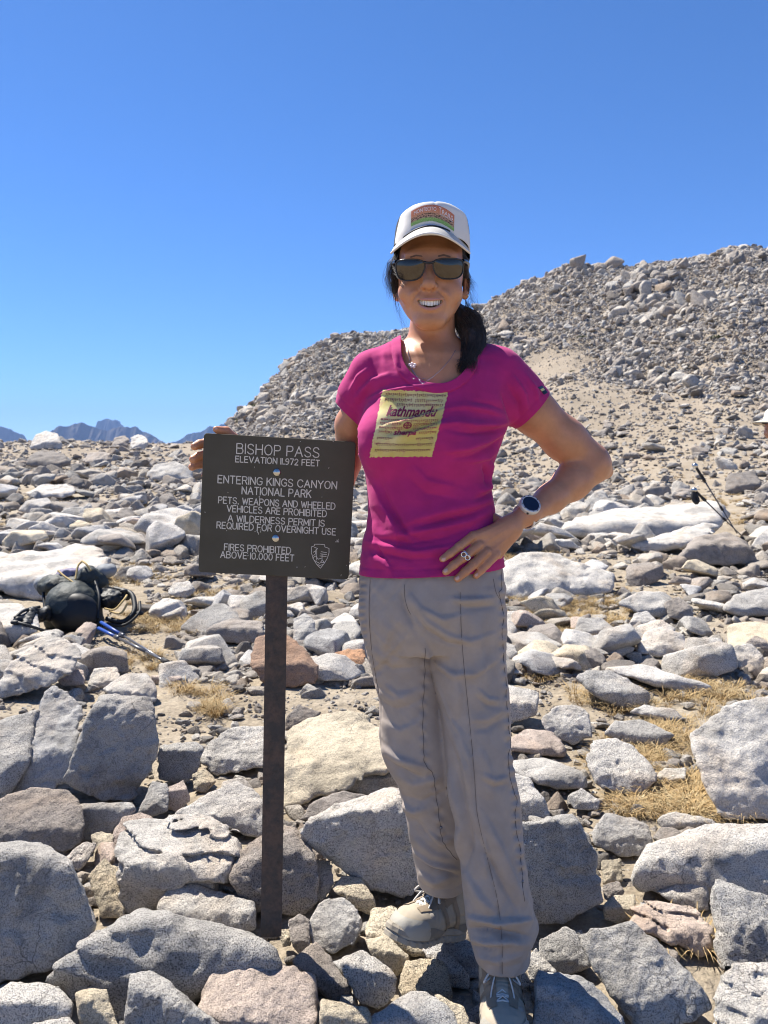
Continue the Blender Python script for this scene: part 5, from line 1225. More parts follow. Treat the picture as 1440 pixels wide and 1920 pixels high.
# ------------------------------------------------------------------ sunglasses
M_FRAME = simple('glasses_frame', (.018, .017, .018), .22, .5); lm = Mat('mirror_lens', .06, .8); lm.b.inputs['Metallic'].default_value = .85
lm.col((.085, .070, .055)); M_LENS = lm.m
def gl_Y(x, y=505): t = (x - 805) / 66; return HY - .1035 + .030 * abs(t) ** 2.2 + (y - 505) * .00030
sg = empty('sunglasses', W(805, 500, HY - .10)); sg.parent = person; sg.location = sg.location - person.location
LL = parse("742,494 747,488 758,485.5 772,484.8 785,486 793,489 796.5,494 796.5,502 793.5,512 788,521 779,526.5 768,528 757,527 748,522.5 744,513 742,503")
RR = parse("812,493 815,487.5 824,484.5 838,483.2 853,483.5 864,486 868.5,491 869,500 867.5,511 863,519 855,523.5 843,525 830,524 821,519 815,511 812.5,502")
for L_ in (LL, RR):
    L_ = [(a, 503 + (b - 503) * .93) for a, b in L_]
    cx, cy = np.mean([p[0] for p in L_]), np.mean([p[1] for p in L_]); lp = [Vector((a, b, 0)) for a, b in L_]; lp = bez(lp + [lp[0]], 64)[:-1]
    V = []; m = len(lp)
    for r in range(9):
        for p in lp:
            s_ = max(r / 8, .001); x, y = cx + (p.x - cx) * s_, cy + (p.y - cy) * s_; b_ = .0045 * (1 - s_ * s_); V.append(list(W(x, y, gl_Y(x, y) - b_)))
    Q = np.array([(r * m + k, (r + 1) * m + k, (r + 1) * m + (k + 1) % m, r * m + (k + 1) % m) for r in range(8) for k in range(m)])
    obj_np('lens', V, Q, M_LENS, sg)
    V, Q = tube_np([W(p.x, p.y, gl_Y(p.x, p.y) - .0006) for p in lp], .0013, 8, close=True); obj_np('rim', V, Q, M_FRAME, sg)
V, Q = tube_np([W(x, y, gl_Y(x, y) - .001) for x, y in ((794, 491), (799, 492.5), (804.5, 493), (810, 492.5), (815, 490.5))], .0024, 8); obj_np('bridge', V, Q, M_FRAME, sg)
for s_, pts in ((-1, [(743, 491, -.070), (739.5, 492, -.055), (738.5, 495, -.02), (739, 502, .02)]), (1, [(868, 489, -.070), (873, 490.5, -.055), (877, 494, -.02), (877, 502, .02)])):
    V, Q = tube_np(bez([W(x, y, HY + d) for x, y, d in pts], 16), .0038, 8); obj_np('temple', V, Q, M_FRAME, sg)
# ------------------------------------------------------------------ hair
hm = Mat('black_hair', .55, .3); hm.col(hm.mix(hm.ramp(hm.noise(70, 3), [(.4, 0), (.7, 1)]), (.012, .010, .010), (.045, .030, .024))); hm.b.inputs["Sheen Weight"].default_value = 0.15; M_HAIR = hm.m
hr = Field(); hr.ell(W(809, 478, HY + .030), (.0735, .082, .085), k=.01); hr.ell(W(808, 530, HY + .045), (.064, .052, .062), k=.03)
hr.cone(W(745, 500, HY - .008), W(741, 545, HY + .02), .011, .007, k=.012); hr.cone(W(872, 488, HY - .012), W(874, 516, HY + .012), .0075, .006, k=.01)
hr.cone(W(835, 572, HY + .075), W(872, 600, HY + .05), .022, .019, k=.02); hr.cone(W(872, 600, HY + .05), W(886, 640, HY + .005), .019, .018, k=.02); hr.cone(W(886, 640, HY + .005), W(876, 672, HY - .030), .016, .008, k=.015)
hV, hQ = hr.mesh(.003); hN = normals(hV, hQ); hV = hV + hN * (.0022 * fbm(hV * np.array([110, 110, 14.]), 3, 4))[:, None]
face_cut = hV[:, 1] - (HY - .035 + 1.2 * np.clip(W(807, 500, HY).z - hV[:, 2], 0, .02)); side = (np.abs(hV[:, 0] - W(807, 500, HY).x) - .058); g_h = np.where(hV[:, 2] > W(807, 480, HY).z, .02, np.maximum(face_cut, side * 1.0)); g_h = np.where(hV[:, 2] < W(807, 575, HY).z, .02, g_h)
hV, hT = clip(hV, hQ, g_h); hair = obj_np('hair', hV, hT, M_HAIR, person); hair['label'] = 'black hair in a low ponytail over her left shoulder'
rs = np.random.RandomState(9); S_ = []
def strand(pts, r=.00035, n=14, jit=0.0):
    P = [Vector(p) + Vector(rs.normal(0, jit, 3)) if jit and i else Vector(p) for i, p in enumerate(pts)]; C_ = bez(P, n); t = np.linspace(1, .35, len(C_)); S_.append(tube_np(C_, r, 3, t))
for i in range(800):                                  # ponytail strands
    a = rs.uniform(0, 6.28); rr = .023 * math.sqrt(rs.uniform(.3, 1.15)); ca, sa = math.cos(a) * rr, math.sin(a) * rr; k = rs.uniform(.8, 1.0)
    P = [W(838, 572, HY + .075) + Vector((ca * .8, 0, sa)), W(872, 598, HY + .050) + Vector((ca, sa, ca * .5)), W(888, 635, HY + .010) + Vector((ca * 1.08, sa * .9, 0)), W(880, 668, HY - .022) + Vector((ca * .75, sa * .7, 0)), W(866 + rs.uniform(-6, 22), 690 + rs.uniform(-14, 12), HY - .046) + Vector((ca * .35, sa * .3, 0))]
    strand(P, .0006, 12, .002)
for i in range(90):                                   # wisps right of the ponytail
    P = [W(872, 560 + rs.uniform(0, 50), HY + .03), W(890 + rs.uniform(0, 14), 590 + rs.uniform(0, 30), HY + .02), W(900 + rs.uniform(-4, 14), 618 + rs.uniform(-4, 40), HY + .01), W(898 + rs.uniform(-4, 22), 648 + rs.uniform(-20, 30), HY)]
    strand(P, .00032, 14, .003)
for i in range(34):                                   # loose long flyaways in the wind
    x0, y0 = 876 + rs.uniform(-3, 4), 520 + rs.uniform(0, 50); P = [W(x0, y0, HY + .02), W(x0 + rs.uniform(4, 12), y0 + rs.uniform(10, 30), HY + .02), W(x0 + rs.uniform(8, 24), y0 + rs.uniform(30, 60), HY), W(x0 + rs.uniform(6, 44), y0 + rs.uniform(30, 90), HY - .02)]
    strand(P, .00020, 18, .004)
for P in ([(868, 585, .03), (885, 600, .02), (905, 612, 0), (925, 600, -.02), (938, 575, -.03), (945, 548, -.03)], [(868, 590, .03), (892, 610, .02), (915, 618, 0), (932, 600, -.02), (940, 580, -.03)]): strand([W(x, y, HY + d) for x, y, d in P], .00028, 40)
for i in range(150):                                  # brown wisps at her right temple
    x0 = 741 + rs.uniform(-4, 5); P = [W(x0 + 2, 478 + rs.uniform(-3, 14), HY - .02 + rs.uniform(0, .03)), W(x0 - rs.uniform(0, 14), 500 + rs.uniform(-6, 14), HY - .015), W(x0 - rs.uniform(-2, 18), 522 + rs.uniform(-8, 14), HY - .005), W(x0 + rs.uniform(-14, 8), 545 + rs.uniform(-14, 22), HY + .005)]
    strand(P, .00034, 14, .0025)
for i in range(26):                                   # strands crossing the corner of the glasses and the ear
    P = [W(738 + rs.uniform(-3, 3), 492 + rs.uniform(0, 25), HY - .04), W(748, 505 + rs.uniform(0, 18), HY - .082), W(752 + rs.uniform(0, 8), 520 + rs.uniform(0, 10), HY - .080), W(744 + rs.uniform(0, 4), 545 + rs.uniform(0, 30), HY - .035)]
    strand(P, .00022, 14, .002)
for i in range(14): x0 = 748 + rs.uniform(-3, 3); strand([W(x0 - 6, 548, HY), W(x0 - 4, 575, HY - .01), W(x0 + 6 + rs.uniform(-4, 4), 600, HY - .02), W(x0 + 12 + rs.uniform(-8, 8), 622 + rs.uniform(-10, 18), HY - .02)], .00020, 14, .003)
for i in range(60): strand([W(868 + rs.uniform(0, 7), 480 + rs.uniform(0, 6), HY - .02 + rs.uniform(0, .02)), W(873 + rs.uniform(-1, 4), 500, HY), W(877 + rs.uniform(-3, 5), 518 + rs.uniform(-4, 8), HY + .015), W(884 + rs.uniform(-6, 10), 530 + rs.uniform(-10, 20), HY + .02)], .00032, 12, .0015)
V, T = cat(S_); obj_np('loose_strands', V, T, M_HAIR, hair)
# ------------------------------------------------------------------ jewellery, watch
M_SILVER = simple('silver', (.75, .74, .72), .18, .5, 1.0); M_STONE = simple('pale_stone', (.78, .62, .62), .3, .6)
def ball(c, r, k=1): bm = bmesh.new(); bmesh.ops.create_icosphere(bm, subdivisions=2, radius=r); V = np.array([list(v.co + Vector(c)) for v in bm.verts]); T = np.array([[v.index for v in f.verts] for f in bm.faces]); bm.free(); return V, T
for x, y in ((877, 553), (741, 560)):
    V, T = ball(W(x, y, HY + .012), .0026); obj_np('earring', V, T, M_SILVER, person)
T_ALL = None
neck = empty('necklace', W(800, 700, 1.55)); neck.parent = person; neck.location = neck.location - person.location
both = cat([(shV, shT), (bV, bQ)]); T_ALL = bvh(*both)
def lay(pts, tree, r, n, lift, name, mat, parent):
    C_ = bez([Vector((a, b, 0)) for a, b in pts], n); out = [q for q in (onto(tree, c.x, c.y, lift) for c in C_) if q is not None]; V, Q = tube_np(out, r, 5); return obj_np(name, V, Q, mat, parent)
lay([(764, 645), (766, 665), (772, 690), (779, 702), (786, 713), (793, 719)], T_ALL, .0006, 40, .0014, 'chain', M_SILVER, neck)
lay([(793, 719), (803, 713), (815, 704), (830, 690), (845, 672), (854, 656)], T_ALL, .0005, 40, .0014, 'chain', M_SILVER, neck)
lay([(764, 648), (768, 672), (773, 695), (783, 706), (800, 711), (806, 710)], T_ALL, .0004, 40, .0012, 'chain', M_SILVER, neck)
for i, (x, y) in enumerate(((768, 684), (773, 682), (778, 684), (771, 687), (776, 688))): V, T = ball(onto(T_ALL, x, y, .003), .0034); obj_np('bead', V, T, M_STONE, neck)
for x, y in ((774, 702), (778, 706), (782, 709), (776, 710), (787, 713), (793, 720)): V, T = ball(onto(T_ALL, x, y, .002), .0014); obj_np('charm', V, T, M_SILVER, neck)
# ring: two interlocking loops round the second finger
rg = empty('ring', W(872, 1035, 1.53)); rg.parent = person; rg.location = rg.location - person.location
rc = (W(872, 1041, 1.5195)); axd = (W(850, 1058, 1.514) - W(898, 1022, 1.543)).normalized(); e1 = axd.cross(Vector((0, 1, 0))).normalized(); e2 = axd.cross(e1)
for off_, tl in ((-.0015, .25), (.0015, -.25)):
    V, Q = tube_np([rc + axd * (off_ + tl * .006 * math.sin(a)) + (e1 * math.cos(a) + e2 * math.sin(a)) * .0112 for a in np.linspace(0, 6.283, 40, endpoint=False)], .0012, 6, close=True); obj_np('band', V, Q, M_SILVER, rg)
fd = Vector((0, -1, 0)); top_ = rc - Vector((0, .0125, 0))
for dx, dz in ((-.004, .003), (.0035, -.003)):
    c0 = top_ + Vector((dx, 0, dz)); V, Q = tube_np([c0 + Vector((math.cos(a) * .0048, -.0005, math.sin(a) * .0048)) for a in np.linspace(0, 6.283, 24, endpoint=False)], .0013, 6, close=True); obj_np('loop', V, Q, M_SILVER, rg)
# watch
wt = empty('wristwatch', W(984, 962, 1.57)); wt.parent = person; wt.location = wt.location - person.location
M_STRAP = simple('cream_strap', (.74, .70, .62), .6, .3); M_BEZEL = simple('pale_bezel', (.62, .60, .57), .35, .5, .3); wd = Mat('watch_glass', .08, .6); wd.col((.008, .012, .035)); M_WD = wd.m
wc = W(987.5, 966, 1.592); fa = (W(1032, 935, 1.635) - W(975, 972, 1.58)).normalized(); outv = Vector((-.26, -1, .30)); outv = (outv - fa * outv.dot(fa)).normalized(); sd_ = fa.cross(outv)
def disc_stack(c, ax_, prof, n=48, sx=1.0):
    a = ax_.orthogonal().normalized(); b = ax_.cross(a); V = []; 
    for h_, r_ in prof:
        for k in range(n): th = 2 * math.pi * k / n; V.append(list(c + ax_ * h_ + (a * math.cos(th) + b * math.sin(th)) * r_))
    Q = [(i * n + k, i * n + (k + 1) % n, (i + 1) * n + (k + 1) % n, (i + 1) * n + k) for i in range(len(prof) - 1) for k in range(n)]; return np.array(V), np.array(Q)
cc = W(984, 961, 1.592) + outv * .0215
V, Q = disc_stack(cc, outv, [(0, 0.0001), (0, .0205), (.001, .0222), (.008, .0222), (.0115, .0208), (.0118, .0180), (.0108, .0172)]); case = obj_np('case', V, Q, M_BEZEL, wt)
V, Q = disc_stack(cc, outv, [(.0111, .0174), (.0113, .010), (.0113, .0001)]); obj_np('watch_face', V, Q, M_WD, case)
for k in range(12):
    th = k * math.pi / 6; d_ = sd_ * math.cos(th) + fa * math.sin(th); c0 = cc + outv * .0117 + d_ * .0193; V, T = ball(c0, .0009 if k % 3 else .0014); obj_np('bezel_mark', V, T, M_FRAME, case)
for a_ in (.5, -.5, 2.6):
    d_ = fa * math.cos(a_) + sd_ * math.sin(a_); V, Q = disc_stack(cc + outv * .005 + d_ * .0215, d_, [(0, .0022), (.0025, .0022), (.0026, .0001)], 12); obj_np('button', V, Q, M_FRAME, case)
V = []; n = 40; m_ = 8
for i in range(n):
    th = 2 * math.pi * i / n; rr = outv * math.cos(th) * .0245 + sd_ * math.sin(th) * .0255; c0 = wc + rr; nr = (outv * math.cos(th) + sd_ * math.sin(th))
    for p_, q_ in ((-.0105, 0), (-.0105, .0022), (.0105, .0022), (.0105, 0)): V.append(list(c0 + fa * p_ + nr * q_))
Q = [(i * 4 + k, i * 4 + (k + 1) % 4, ((i + 1) % n) * 4 + (k + 1) % 4, ((i + 1) % n) * 4 + k) for i in range(n) for k in range(4)]
obj_np('strap', V, Q, M_STRAP, wt, False)
for th in (1.15, 1.4): 
    for sgn in (1, -1):
        nr = (outv * math.cos(th * sgn) + sd_ * math.sin(th * sgn)); V, Q = tube_np([wc + nr * .0275 + fa * -.0045, wc + nr * .0275 + fa * .0045], .0009, 6); obj_np('strap_slot', V, Q, M_FRAME, wt)
# ------------------------------------------------------------------ print on the T-shirt
ym = Mat('yellow_print', .9, .1); ym.col(ym.mix(ym.math('MULTIPLY', ym.ramp(ym.noise(70, 5, .75), [(.56, 0), (.66, 1)]), .5), ym.mix(ym.ramp(ym.noise(16, 4, .65), [(.4, 0), (.65, 1)]), (.60, .49, .15), (.68, .60, .31)), (.50, .16, .20))); ym.nrm(ym.bump(ym.noise(400, 2), .15, .0006)); M_YEL = ym.m
pq = quad((717, 731), (841, 735), (693, 857), (810, 856)); PW, PH = 1.18, 1.22
nu, nv = 72, 72; V = []
for i in range(nu + 1):
    for j in range(nv + 1):
        u, v = i / nu, j / nv
        e_ = .012
        if i in (0, nu): u += rs.uniform(-e_, e_)
        if j in (0, nv): v += rs.uniform(-e_, e_)
        x, y = pq(u, v); y += 3 * math.sin(v * 3.1) * math.sin(u * 3.1); q = onto(T_SHIRT, x, y, .0007); V.append(list(q if q is not None else V[-1]))
Q = np.array([(i * (nv + 1) + j, i * (nv + 1) + j + 1, (i + 1) * (nv + 1) + j + 1, (i + 1) * (nv + 1) + j) for i in range(nu) for j in range(nv)])
pr = obj_np('yellow_print', V, Q, M_YEL, shirt); M_INK = simple('maroon_ink', (.20, .02, .07), .8); M_INK2 = simple('pink_ink', (.32, .02, .08), .8)
def pxy(u, v): x, y = pq(u, v); return x, y + 3 * math.sin(v * 3.1) * math.sin(u * 3.1)
def shirt_text(s, u0, u1, v0, v1, mat, bold=.0, shear=0.0, name='lettering'):
    V, Fq = text_mesh(s, 1.0, 'LEFT', 1.0, bold, shear)
    x0, x1, y0, y1 = V[:, 0].min(), V[:, 0].max(), V[:, 1].min(), V[:, 1].max()
    V, Fq = print_on(T_SHIRT, V, Fq, lambda x, y: pxy(u0 + (u1 - u0) * (x - x0) / (x1 - x0), v1 - (v1 - v0) * (y - y0) / (y1 - y0)), .0017); obj_np(name, V, Fq, mat, pr, False)
shirt_text('kathmandu', .13, .90, .215, .375, M_INK, .025, .25); shirt_text('sherpa', .30, .655, .565, .675, M_INK2, .03, .2)
# endless-knot emblem
for k in range(5):
    P = []
    for a in np.linspace(0, 6.283, 41): P.append((.49 + .062 * math.cos(a) * (1 - .0 * k) , .50 + .045 * math.sin(a)) if k == 0 else (.49 + .030 * math.cos(a) + .026 * math.cos(k * 1.57 + .78), .50 + .022 * math.sin(a) + .020 * math.sin(k * 1.57 + .78)))
    out = [onto(T_SHIRT, *pxy(*p), .0013) for p in P]; V, Q = tube_np([q for q in out if q is not None], .0007, 4); obj_np('knot_emblem', V, Q, M_INK2, pr)
# rows of script: short hooked strokes hanging from a line, as on prayer flags
def script_row(v, u0, u1, mat, seed, gaps=()):
    r = np.random.RandomState(seed); u = u0; parts = []
    while u < u1:
        if any(a < u < b for a, b in gaps): u += .02; continue
        w_ = r.uniform(.016, .030); kind = r.randint(0, 5); h_ = .017
        strokes = [[(0, -h_), (w_ * .8, -h_)]]
        if kind == 0: strokes += [[(w_ * .5, -h_), (w_ * .5, h_ * .5), (w_ * .2, h_)]]
        elif kind == 1: strokes += [[(w_ * .2, -h_), (w_ * .1, 0), (w_ * .5, h_ * .2), (w_ * .7, -h_ * .3)]]
        elif kind == 2: strokes += [[(w_ * .6, -h_), (w_ * .3, -h_ * .2), (w_ * .7, h_ * .3), (w_ * .3, h_)], [(w_ * .1, -h_ * 1.7), (w_ * .6, -h_ * 1.5)]]
        elif kind == 3: strokes += [[(w_ * .1, -h_), (w_ * .15, h_ * .1), (w_ * .6, 0), (w_ * .65, -h_)]]
        else: strokes += [[(w_ * .4, -h_), (w_ * .7, h_ * .1), (w_ * .2, h_ * .6), (w_ * .6, h_ * 1.4)]]
        for s_ in strokes:
            P = [onto(T_SHIRT, *pxy(u + a, v + b), .0011) for a, b in s_]; P = [p for p in P if p is not None]
            if len(P) > 1: parts.append(tube_np(P, .00045, 4))
        u += w_ + r.uniform(.003, .008)
    V, T = cat(parts); obj_np('script_row', V, T, mat, pr)
for i, (v, m_, g_) in enumerate(((.065, M_INK, ()), (.14, M_INK, ((.47, .51),)), (.205, M_INK, ((0, .25),)), (.435, M_INK2, ()), (.49, M_INK2, ((.40, .58),)), (.555, M_INK2, ((.40, .58),)), (.62, M_INK2, ((.26, .68),)), (.715, M_INK, ((.30, .66),)), (.81, M_INK, ()), (.90, M_INK, ()))): script_row(v, .06, .95, m_, 40 + i, g_)
# sleeve tag and hem tag
def tag_strip(name, pts, tree, mat, parent, lift):
    V, Q = ribbon_on(tree, pts[0], pts[1], lift, 2); return obj_np(name, V, Q, mat, parent)
st_ = tag_strip('sleeve_tag', ("1009,726 1014,732 1020,740", "1017,723 1022,729 1027,736"), T_SHIRT, M_FRAME, shirt, .002); tag_strip('sleeve_tag_emblem', ("1013,730 1016,734", "1019,727 1022,731"), T_SHIRT, M_YEL, st_, .0032)
ht_ = tag_strip('hem_tag', ("880,1060 884,1075", "898,1056 898,1070"), T_PANTS, M_FRAME, shirt, .004)
V, Fq = text_mesh('sherpa', 1.0, 'LEFT', 1.0, .03, .2); w_ = V[:, 0].max(); V, Fq = print_on(T_PANTS, V, Fq, lambda x, y: (882 + 14 * x / w_, 1067 - 4 * x / w_ - 5 * y), .0048); obj_np('lettering', V, Fq, M_WHITE, ht_, False)
# ------------------------------------------------------------------ hiking shoes
M_BOOT = cloth('boot_suede', (.37, .32, .245), gs=700, rough=.9); M_BOOT2 = cloth('boot_mesh', (.33, .30, .26), gs=1600, rough=.9, b=.6); M_RUB = simple('toe_rubber', (.33, .31, .26), .7, .3, grain=.3, gs=200); M_SOLE = simple('sole_rubber', (.30, .265, .21), .85, .3, grain=.4, gs=150, var=.2); M_LACE = simple('lace', (.62, .59, .53), .85, .2, grain=.5, gs=900)
M_PKDS = simple('sock_wool', (.03, .035, .05), .95, .1)
M_OVER = cloth('grey_overlay', (.20, .185, .16), gs=900); M_OVER2 = cloth('brown_overlay', (.26, .205, .145), gs=900)
def boot(name, heel, toe, up_lean, side, ldx=0.0, wid=1.1):
    """heel and toe: ground points of the sole"""
    heel, toe = Vector(heel), Vector(toe); ex = (toe - heel).normalized(); ez = Vector((up_lean[0], up_lean[1], 1)); ez = (ez - ex * ez.dot(ex)).normalized(); ey = ez.cross(ex) * wid; L = (toe - heel).length; k = L / .27
    def G(x, y, z): return heel + (ex * x + ey * y + ez * z) * k
    def tow(V): V = np.asarray(V); return np.array(heel) + (V[:, :1] * np.array(ex) + V[:, 1:2] * np.array(ey) + V[:, 2:3] * np.array(ez)) * k
    rt = empty(name, heel); rt.parent = person; rt.location = heel - person.location; rt['label'] = 'dusty tan hiking shoe with grey laces'
    f = Field(); r = lambda x, y, z: (x, y, z)
    f.chain([(r(.045, 0, .056), .035), (r(.10, 0, .062), .0365), (r(.150, .002, .050), .0345), (r(.198, .005, .038), .0320), (r(.234, .006, .033), .0280)], k=.02); f.cone(r(.15, .02 * 0, .035), r(.205, 0, .030), .038, .040, k=.02)
    f.cone(r(.048, 0, .03), r(.048, 0, .10), .033, .034, k=.02); f.cone(r(.070, 0, .10), r(.060, 0, .150), .0405, .0420, k=.02); f.cone(r(.13, 0, .085), r(.085, 0, .115), .026, .030, k=.02)
    V, Q = f.mesh(.0032); V = smooth_v(V, Q, 2); N = normals(V, Q)
    pan = np.exp(-((V[:, 2] - (.050 + .012 * np.sin(V[:, 0] * 22))) / .0018) ** 2) * (V[:, 0] < .2) + np.exp(-((V[:, 0] - .115 - .5 * (V[:, 2] - .05)) / .0022) ** 2) * (V[:, 2] > .03) + np.exp(-((V[:, 0] - .165 + .3 * (V[:, 2] - .05)) / .0020) ** 2)
    V = V - N * (.0016 * pan)[:, None] + N * (.0008 * fbm(V * 60, 2, 3))[:, None]
    V0, N0, Q0 = V, N, Q; V, T = clip(V, Q, V[:, 2] - .018); up = obj_np('upper', tow(V), T, M_BOOT, rt)
    def overlay(nm, g_, mat, lift=.0012):
        gx_ = [np.asarray(q, float) for q in g_]; Vv, Tt = multi_clip(V0 + N0 * lift, Q0, gx_ + [V0[:, 2] - .02])
        if len(Tt): obj_np(nm, tow(Vv), Tt, mat, rt)
    x_, y_, z_ = V0[:, 0], np.abs(V0[:, 1]), V0[:, 2]
    overlay('mudguard', [.040 + .006 * np.sin(x_ * 40) - z_, .245 - x_], M_OVER)
    overlay('eyestay', [y_ - .011, .025 + .10 * (.2 - x_) - y_, x_ - .105 - ldx, .212 + ldx - x_, z_ - .045], M_OVER2, .0018)
    for a_ in (.085, .128): overlay('side_strap', [.0075 - np.abs((x_ - a_) - .55 * (z_ - .05)), y_ - .018, .098 - z_], M_OVER2, .0016)
    overlay('heel_counter', [.038 - x_, .095 - z_], M_OVER2, .0016)
    for sg_ in (1, -1):
        for x0_, z0_, w0_ in ((.198, .070, .017), (.183, .076, .018), (.167, .082, .020), (.151, .090, .022)):
            V, T = ball(G(x0_ + ldx, sg_ * w0_ * 1.05, z0_ - ldx * .4 - .004), .0032); obj_np('eyelet', V, T, M_FRAME, rt)
    # toe cap, heel counter
    overlay('toe_cap', [x_ - .200 - .4 * np.clip(z_ - .03, 0, 1) + 5 * V0[:, 1] ** 2, .058 - z_ * 1.0], M_RUB, .0024)
    # mesh panels beside the laces
    for sg_ in (1, -1):
        f = Field(); f.ell(r(.178, sg_ * .020 + .004, .056), (.022, .016, .017), k=.01); V, Q = f.mesh(.003); obj_np('mesh_panel', tow(V), Q, M_BOOT2, rt)
    # sole: outline swept with lugs
    xs = np.linspace(0, 1, 56); half = lambda t: .034 * (1 - .18 * math.exp(-((t - .42) / .16) ** 2)) * (1 + .24 * math.exp(-((t - .74) / .2) ** 2)) * math.sqrt(max(0, 1 - abs(2 * t - 1) ** 5.0)) + .001
    ring = [(.004 + .266 * t, half(t)) for t in xs] + [(.004 + .266 * t, -half(t) * .96) for t in xs[::-1]]; V = []; lv = ((0.0, -.003), (.003, .0005), (.012, .0005), (.016, -.001), (.019, .0018), (.028, .0012), (.033, -.002)); m = len(ring)
    for z, off in lv:
        for i, (x, y) in enumerate(ring):
            lug = (.0035 if (i // 2) % 2 else -.0005) if z < .013 else 0; yy = y + (off + lug * .6) * (1 if y > 0 else -1); curl = .010 * max(0, (x - .19) / .08) ** 2; V.append((x + (off if x > .2 else 0), yy, z + curl + (.004 if (z < .001 and (i // 2) % 2 == 0) else 0)))
    Q = [(l * m + i, l * m + (i + 1) % m, (l + 1) * m + (i + 1) % m, (l + 1) * m + i) for l in range(len(lv) - 1) for i in range(m)]
    T = [list(q[:3]) for q in Q] + [[q[0], q[2], q[3]] for q in Q]; 
    for l in (0, len(lv) - 1):
        for i in range(len(xs) - 1): a, b, c, d = l * m + i, l * m + i + 1, l * m + m - 1 - i, l * m + m - 2 - i; T += [[a, b, d], [a, d, c]]
    obj_np('sole', tow(V), np.array(T), M_SOLE, rt, False)
    # tongue
    f = Field(); f.chain([(r(.178, 0, .066), .012), (r(.138, 0, .082), .016), (r(.110, 0, .115), .019), (r(.098, 0, .145), .019)], k=.01); V, Q = f.mesh(.003); obj_np('tongue', tow(V), Q, M_BOOT2, rt)
    # laces in zigzag and a bow
    ey_ = []
    for i, (x, z) in enumerate(((.198 + ldx, .070 - ldx * .4), (.183 + ldx, .076 - ldx * .4), (.167 + ldx, .082 - ldx * .4), (.151 + ldx, .090 - ldx * .45), (.136 + ldx, .101 - ldx * .6))):
        w_ = .019 + .002 * i; V, Q = tube_np([G(x - .002, -w_, z - .006), G(x, -w_ * .5, z + .004), G(x + .001, 0, z + .007), G(x, w_ * .5, z + .004), G(x - .002, w_, z - .006)], .0022 * k, 6); obj_np('lace', V, Q, M_LACE, rt); ey_.append((x, z, w_))
    for i in range(4):
        (x, z, w_), (x2, z2, w2) = ey_[i], ey_[i + 1]
        for sg_ in (1, -1): V, Q = tube_np([G(x, sg_ * w_ * .9, z - .002), G((x + x2) / 2, 0, (z + z2) / 2 + .010), G(x2, -sg_ * w2 * .9, z2 - .002)], .0018 * k, 6); obj_np('lace', V, Q, M_LACE, rt)
    bx, bz = .136 + ldx, .100 - ldx * .6
    for sg_ in (1, -1):
        V, Q = tube_np(bez([G(bx, 0, bz + .008), G(bx + .020, sg_ * .020, bz + .016), G(bx + .032, sg_ * .034, bz - .004), G(bx + .016, sg_ * .026, bz - .006), G(bx + .002, 0, bz + .007)], 20), .0022 * k, 6); obj_np('lace_loop', V, Q, M_LACE, rt)
        V, Q = tube_np(bez([G(bx, 0, bz + .010), G(bx + .022, sg_ * .012, bz + .010), G(bx + .042, sg_ * .020, bz - .016), G(bx + .050, sg_ * .022, bz - .034)], 16), .0019 * k, 6); obj_np('lace_end', V, Q, M_LACE, rt)
    V, T = ball(G(bx, 0, bz + .009), .0045); obj_np('knot', V, T, M_LACE, rt)
    # padded collar and sock
    V, Q = tube_np([G(.064 + .040 * math.cos(a), .037 * math.sin(a), .150 + .006 * math.cos(a)) for a in np.linspace(0, 6.283, 32, endpoint=False)], .0055 * k, 8, close=True); obj_np('collar', V, Q, M_BOOT2, rt)
    f = Field(); f.cone(r(.064, 0, .135), r(.058, 0, .235), .037, .036, k=.01); V, Q = f.mesh(.006); obj_np('sock', tow(V), Q, M_PKDS, rt)
    return rt
def at3(px, py, Y): return W(px, py, Y)
boot('hiking_shoe', (W(864, 1752, 1.735)), (W(727, 1768, 1.565)), (0.0, 0.02), 1)
boot('hiking_shoe', (W(934, 1868, 1.585)), (W(948, 1992, 1.36)), (0.0, 0.0), -1, -.018, 1.25)
# ------------------------------------------------------------------ the pass sign
sm = Mat('brown_sign_paint', .7, .15); sm.col(sm.mix(sm.ramp(sm.noise(14, 5, .6), [(.3, 0), (.7, 1)]), (.086, .076, .054), (.102, .091, .066)))
M_SIGN = sm.m
YS = 1.66; TLc, TRc, BLc, BRc = W(380, 813, YS), W(665, 827, YS + .012), W(375, 1071, YS), W(656, 1088, YS + .012)
O_ = (TLc + TRc + BLc + BRc) / 4; exs = ((TRc - TLc) + (BRc - BLc)).normalized(); ezs = ((TLc - BLc) + (TRc - BRc)); ezs = (ezs - exs * ezs.dot(exs)).normalized(); eys = ezs.cross(exs)
SW = ((TRc - TLc).length + (BRc - BLc).length) / 2; SH = ((TLc - BLc).length + (TRc - BRc).length) / 2
def SG(x, y, z=0.0): return O_ + exs * x + ezs * y - eys * z      # z: towards the reader
sign = empty('pass_sign', (SG(0, -SH / 2).x, YS, 0)); tag(sign, 'brown metal sign reading BISHOP PASS on a rusty steel post', 'sign')
if (SG(0, 0, .01) - O_).y > 0: eys = -eys
def rounded(w_, h_, r, n=6):
    P = []
    for cx, cy, a0 in ((w_ / 2 - r, h_ / 2 - r, 0), (-w_ / 2 + r, h_ / 2 - r, 90), (-w_ / 2 + r, -h_ / 2 + r, 180), (w_ / 2 - r, -h_ / 2 + r, 270)):
        for i in range(n + 1): a = rad(a0 + 90 * i / n); P.append((cx + r * math.cos(a), cy + r * math.sin(a)))
    return P
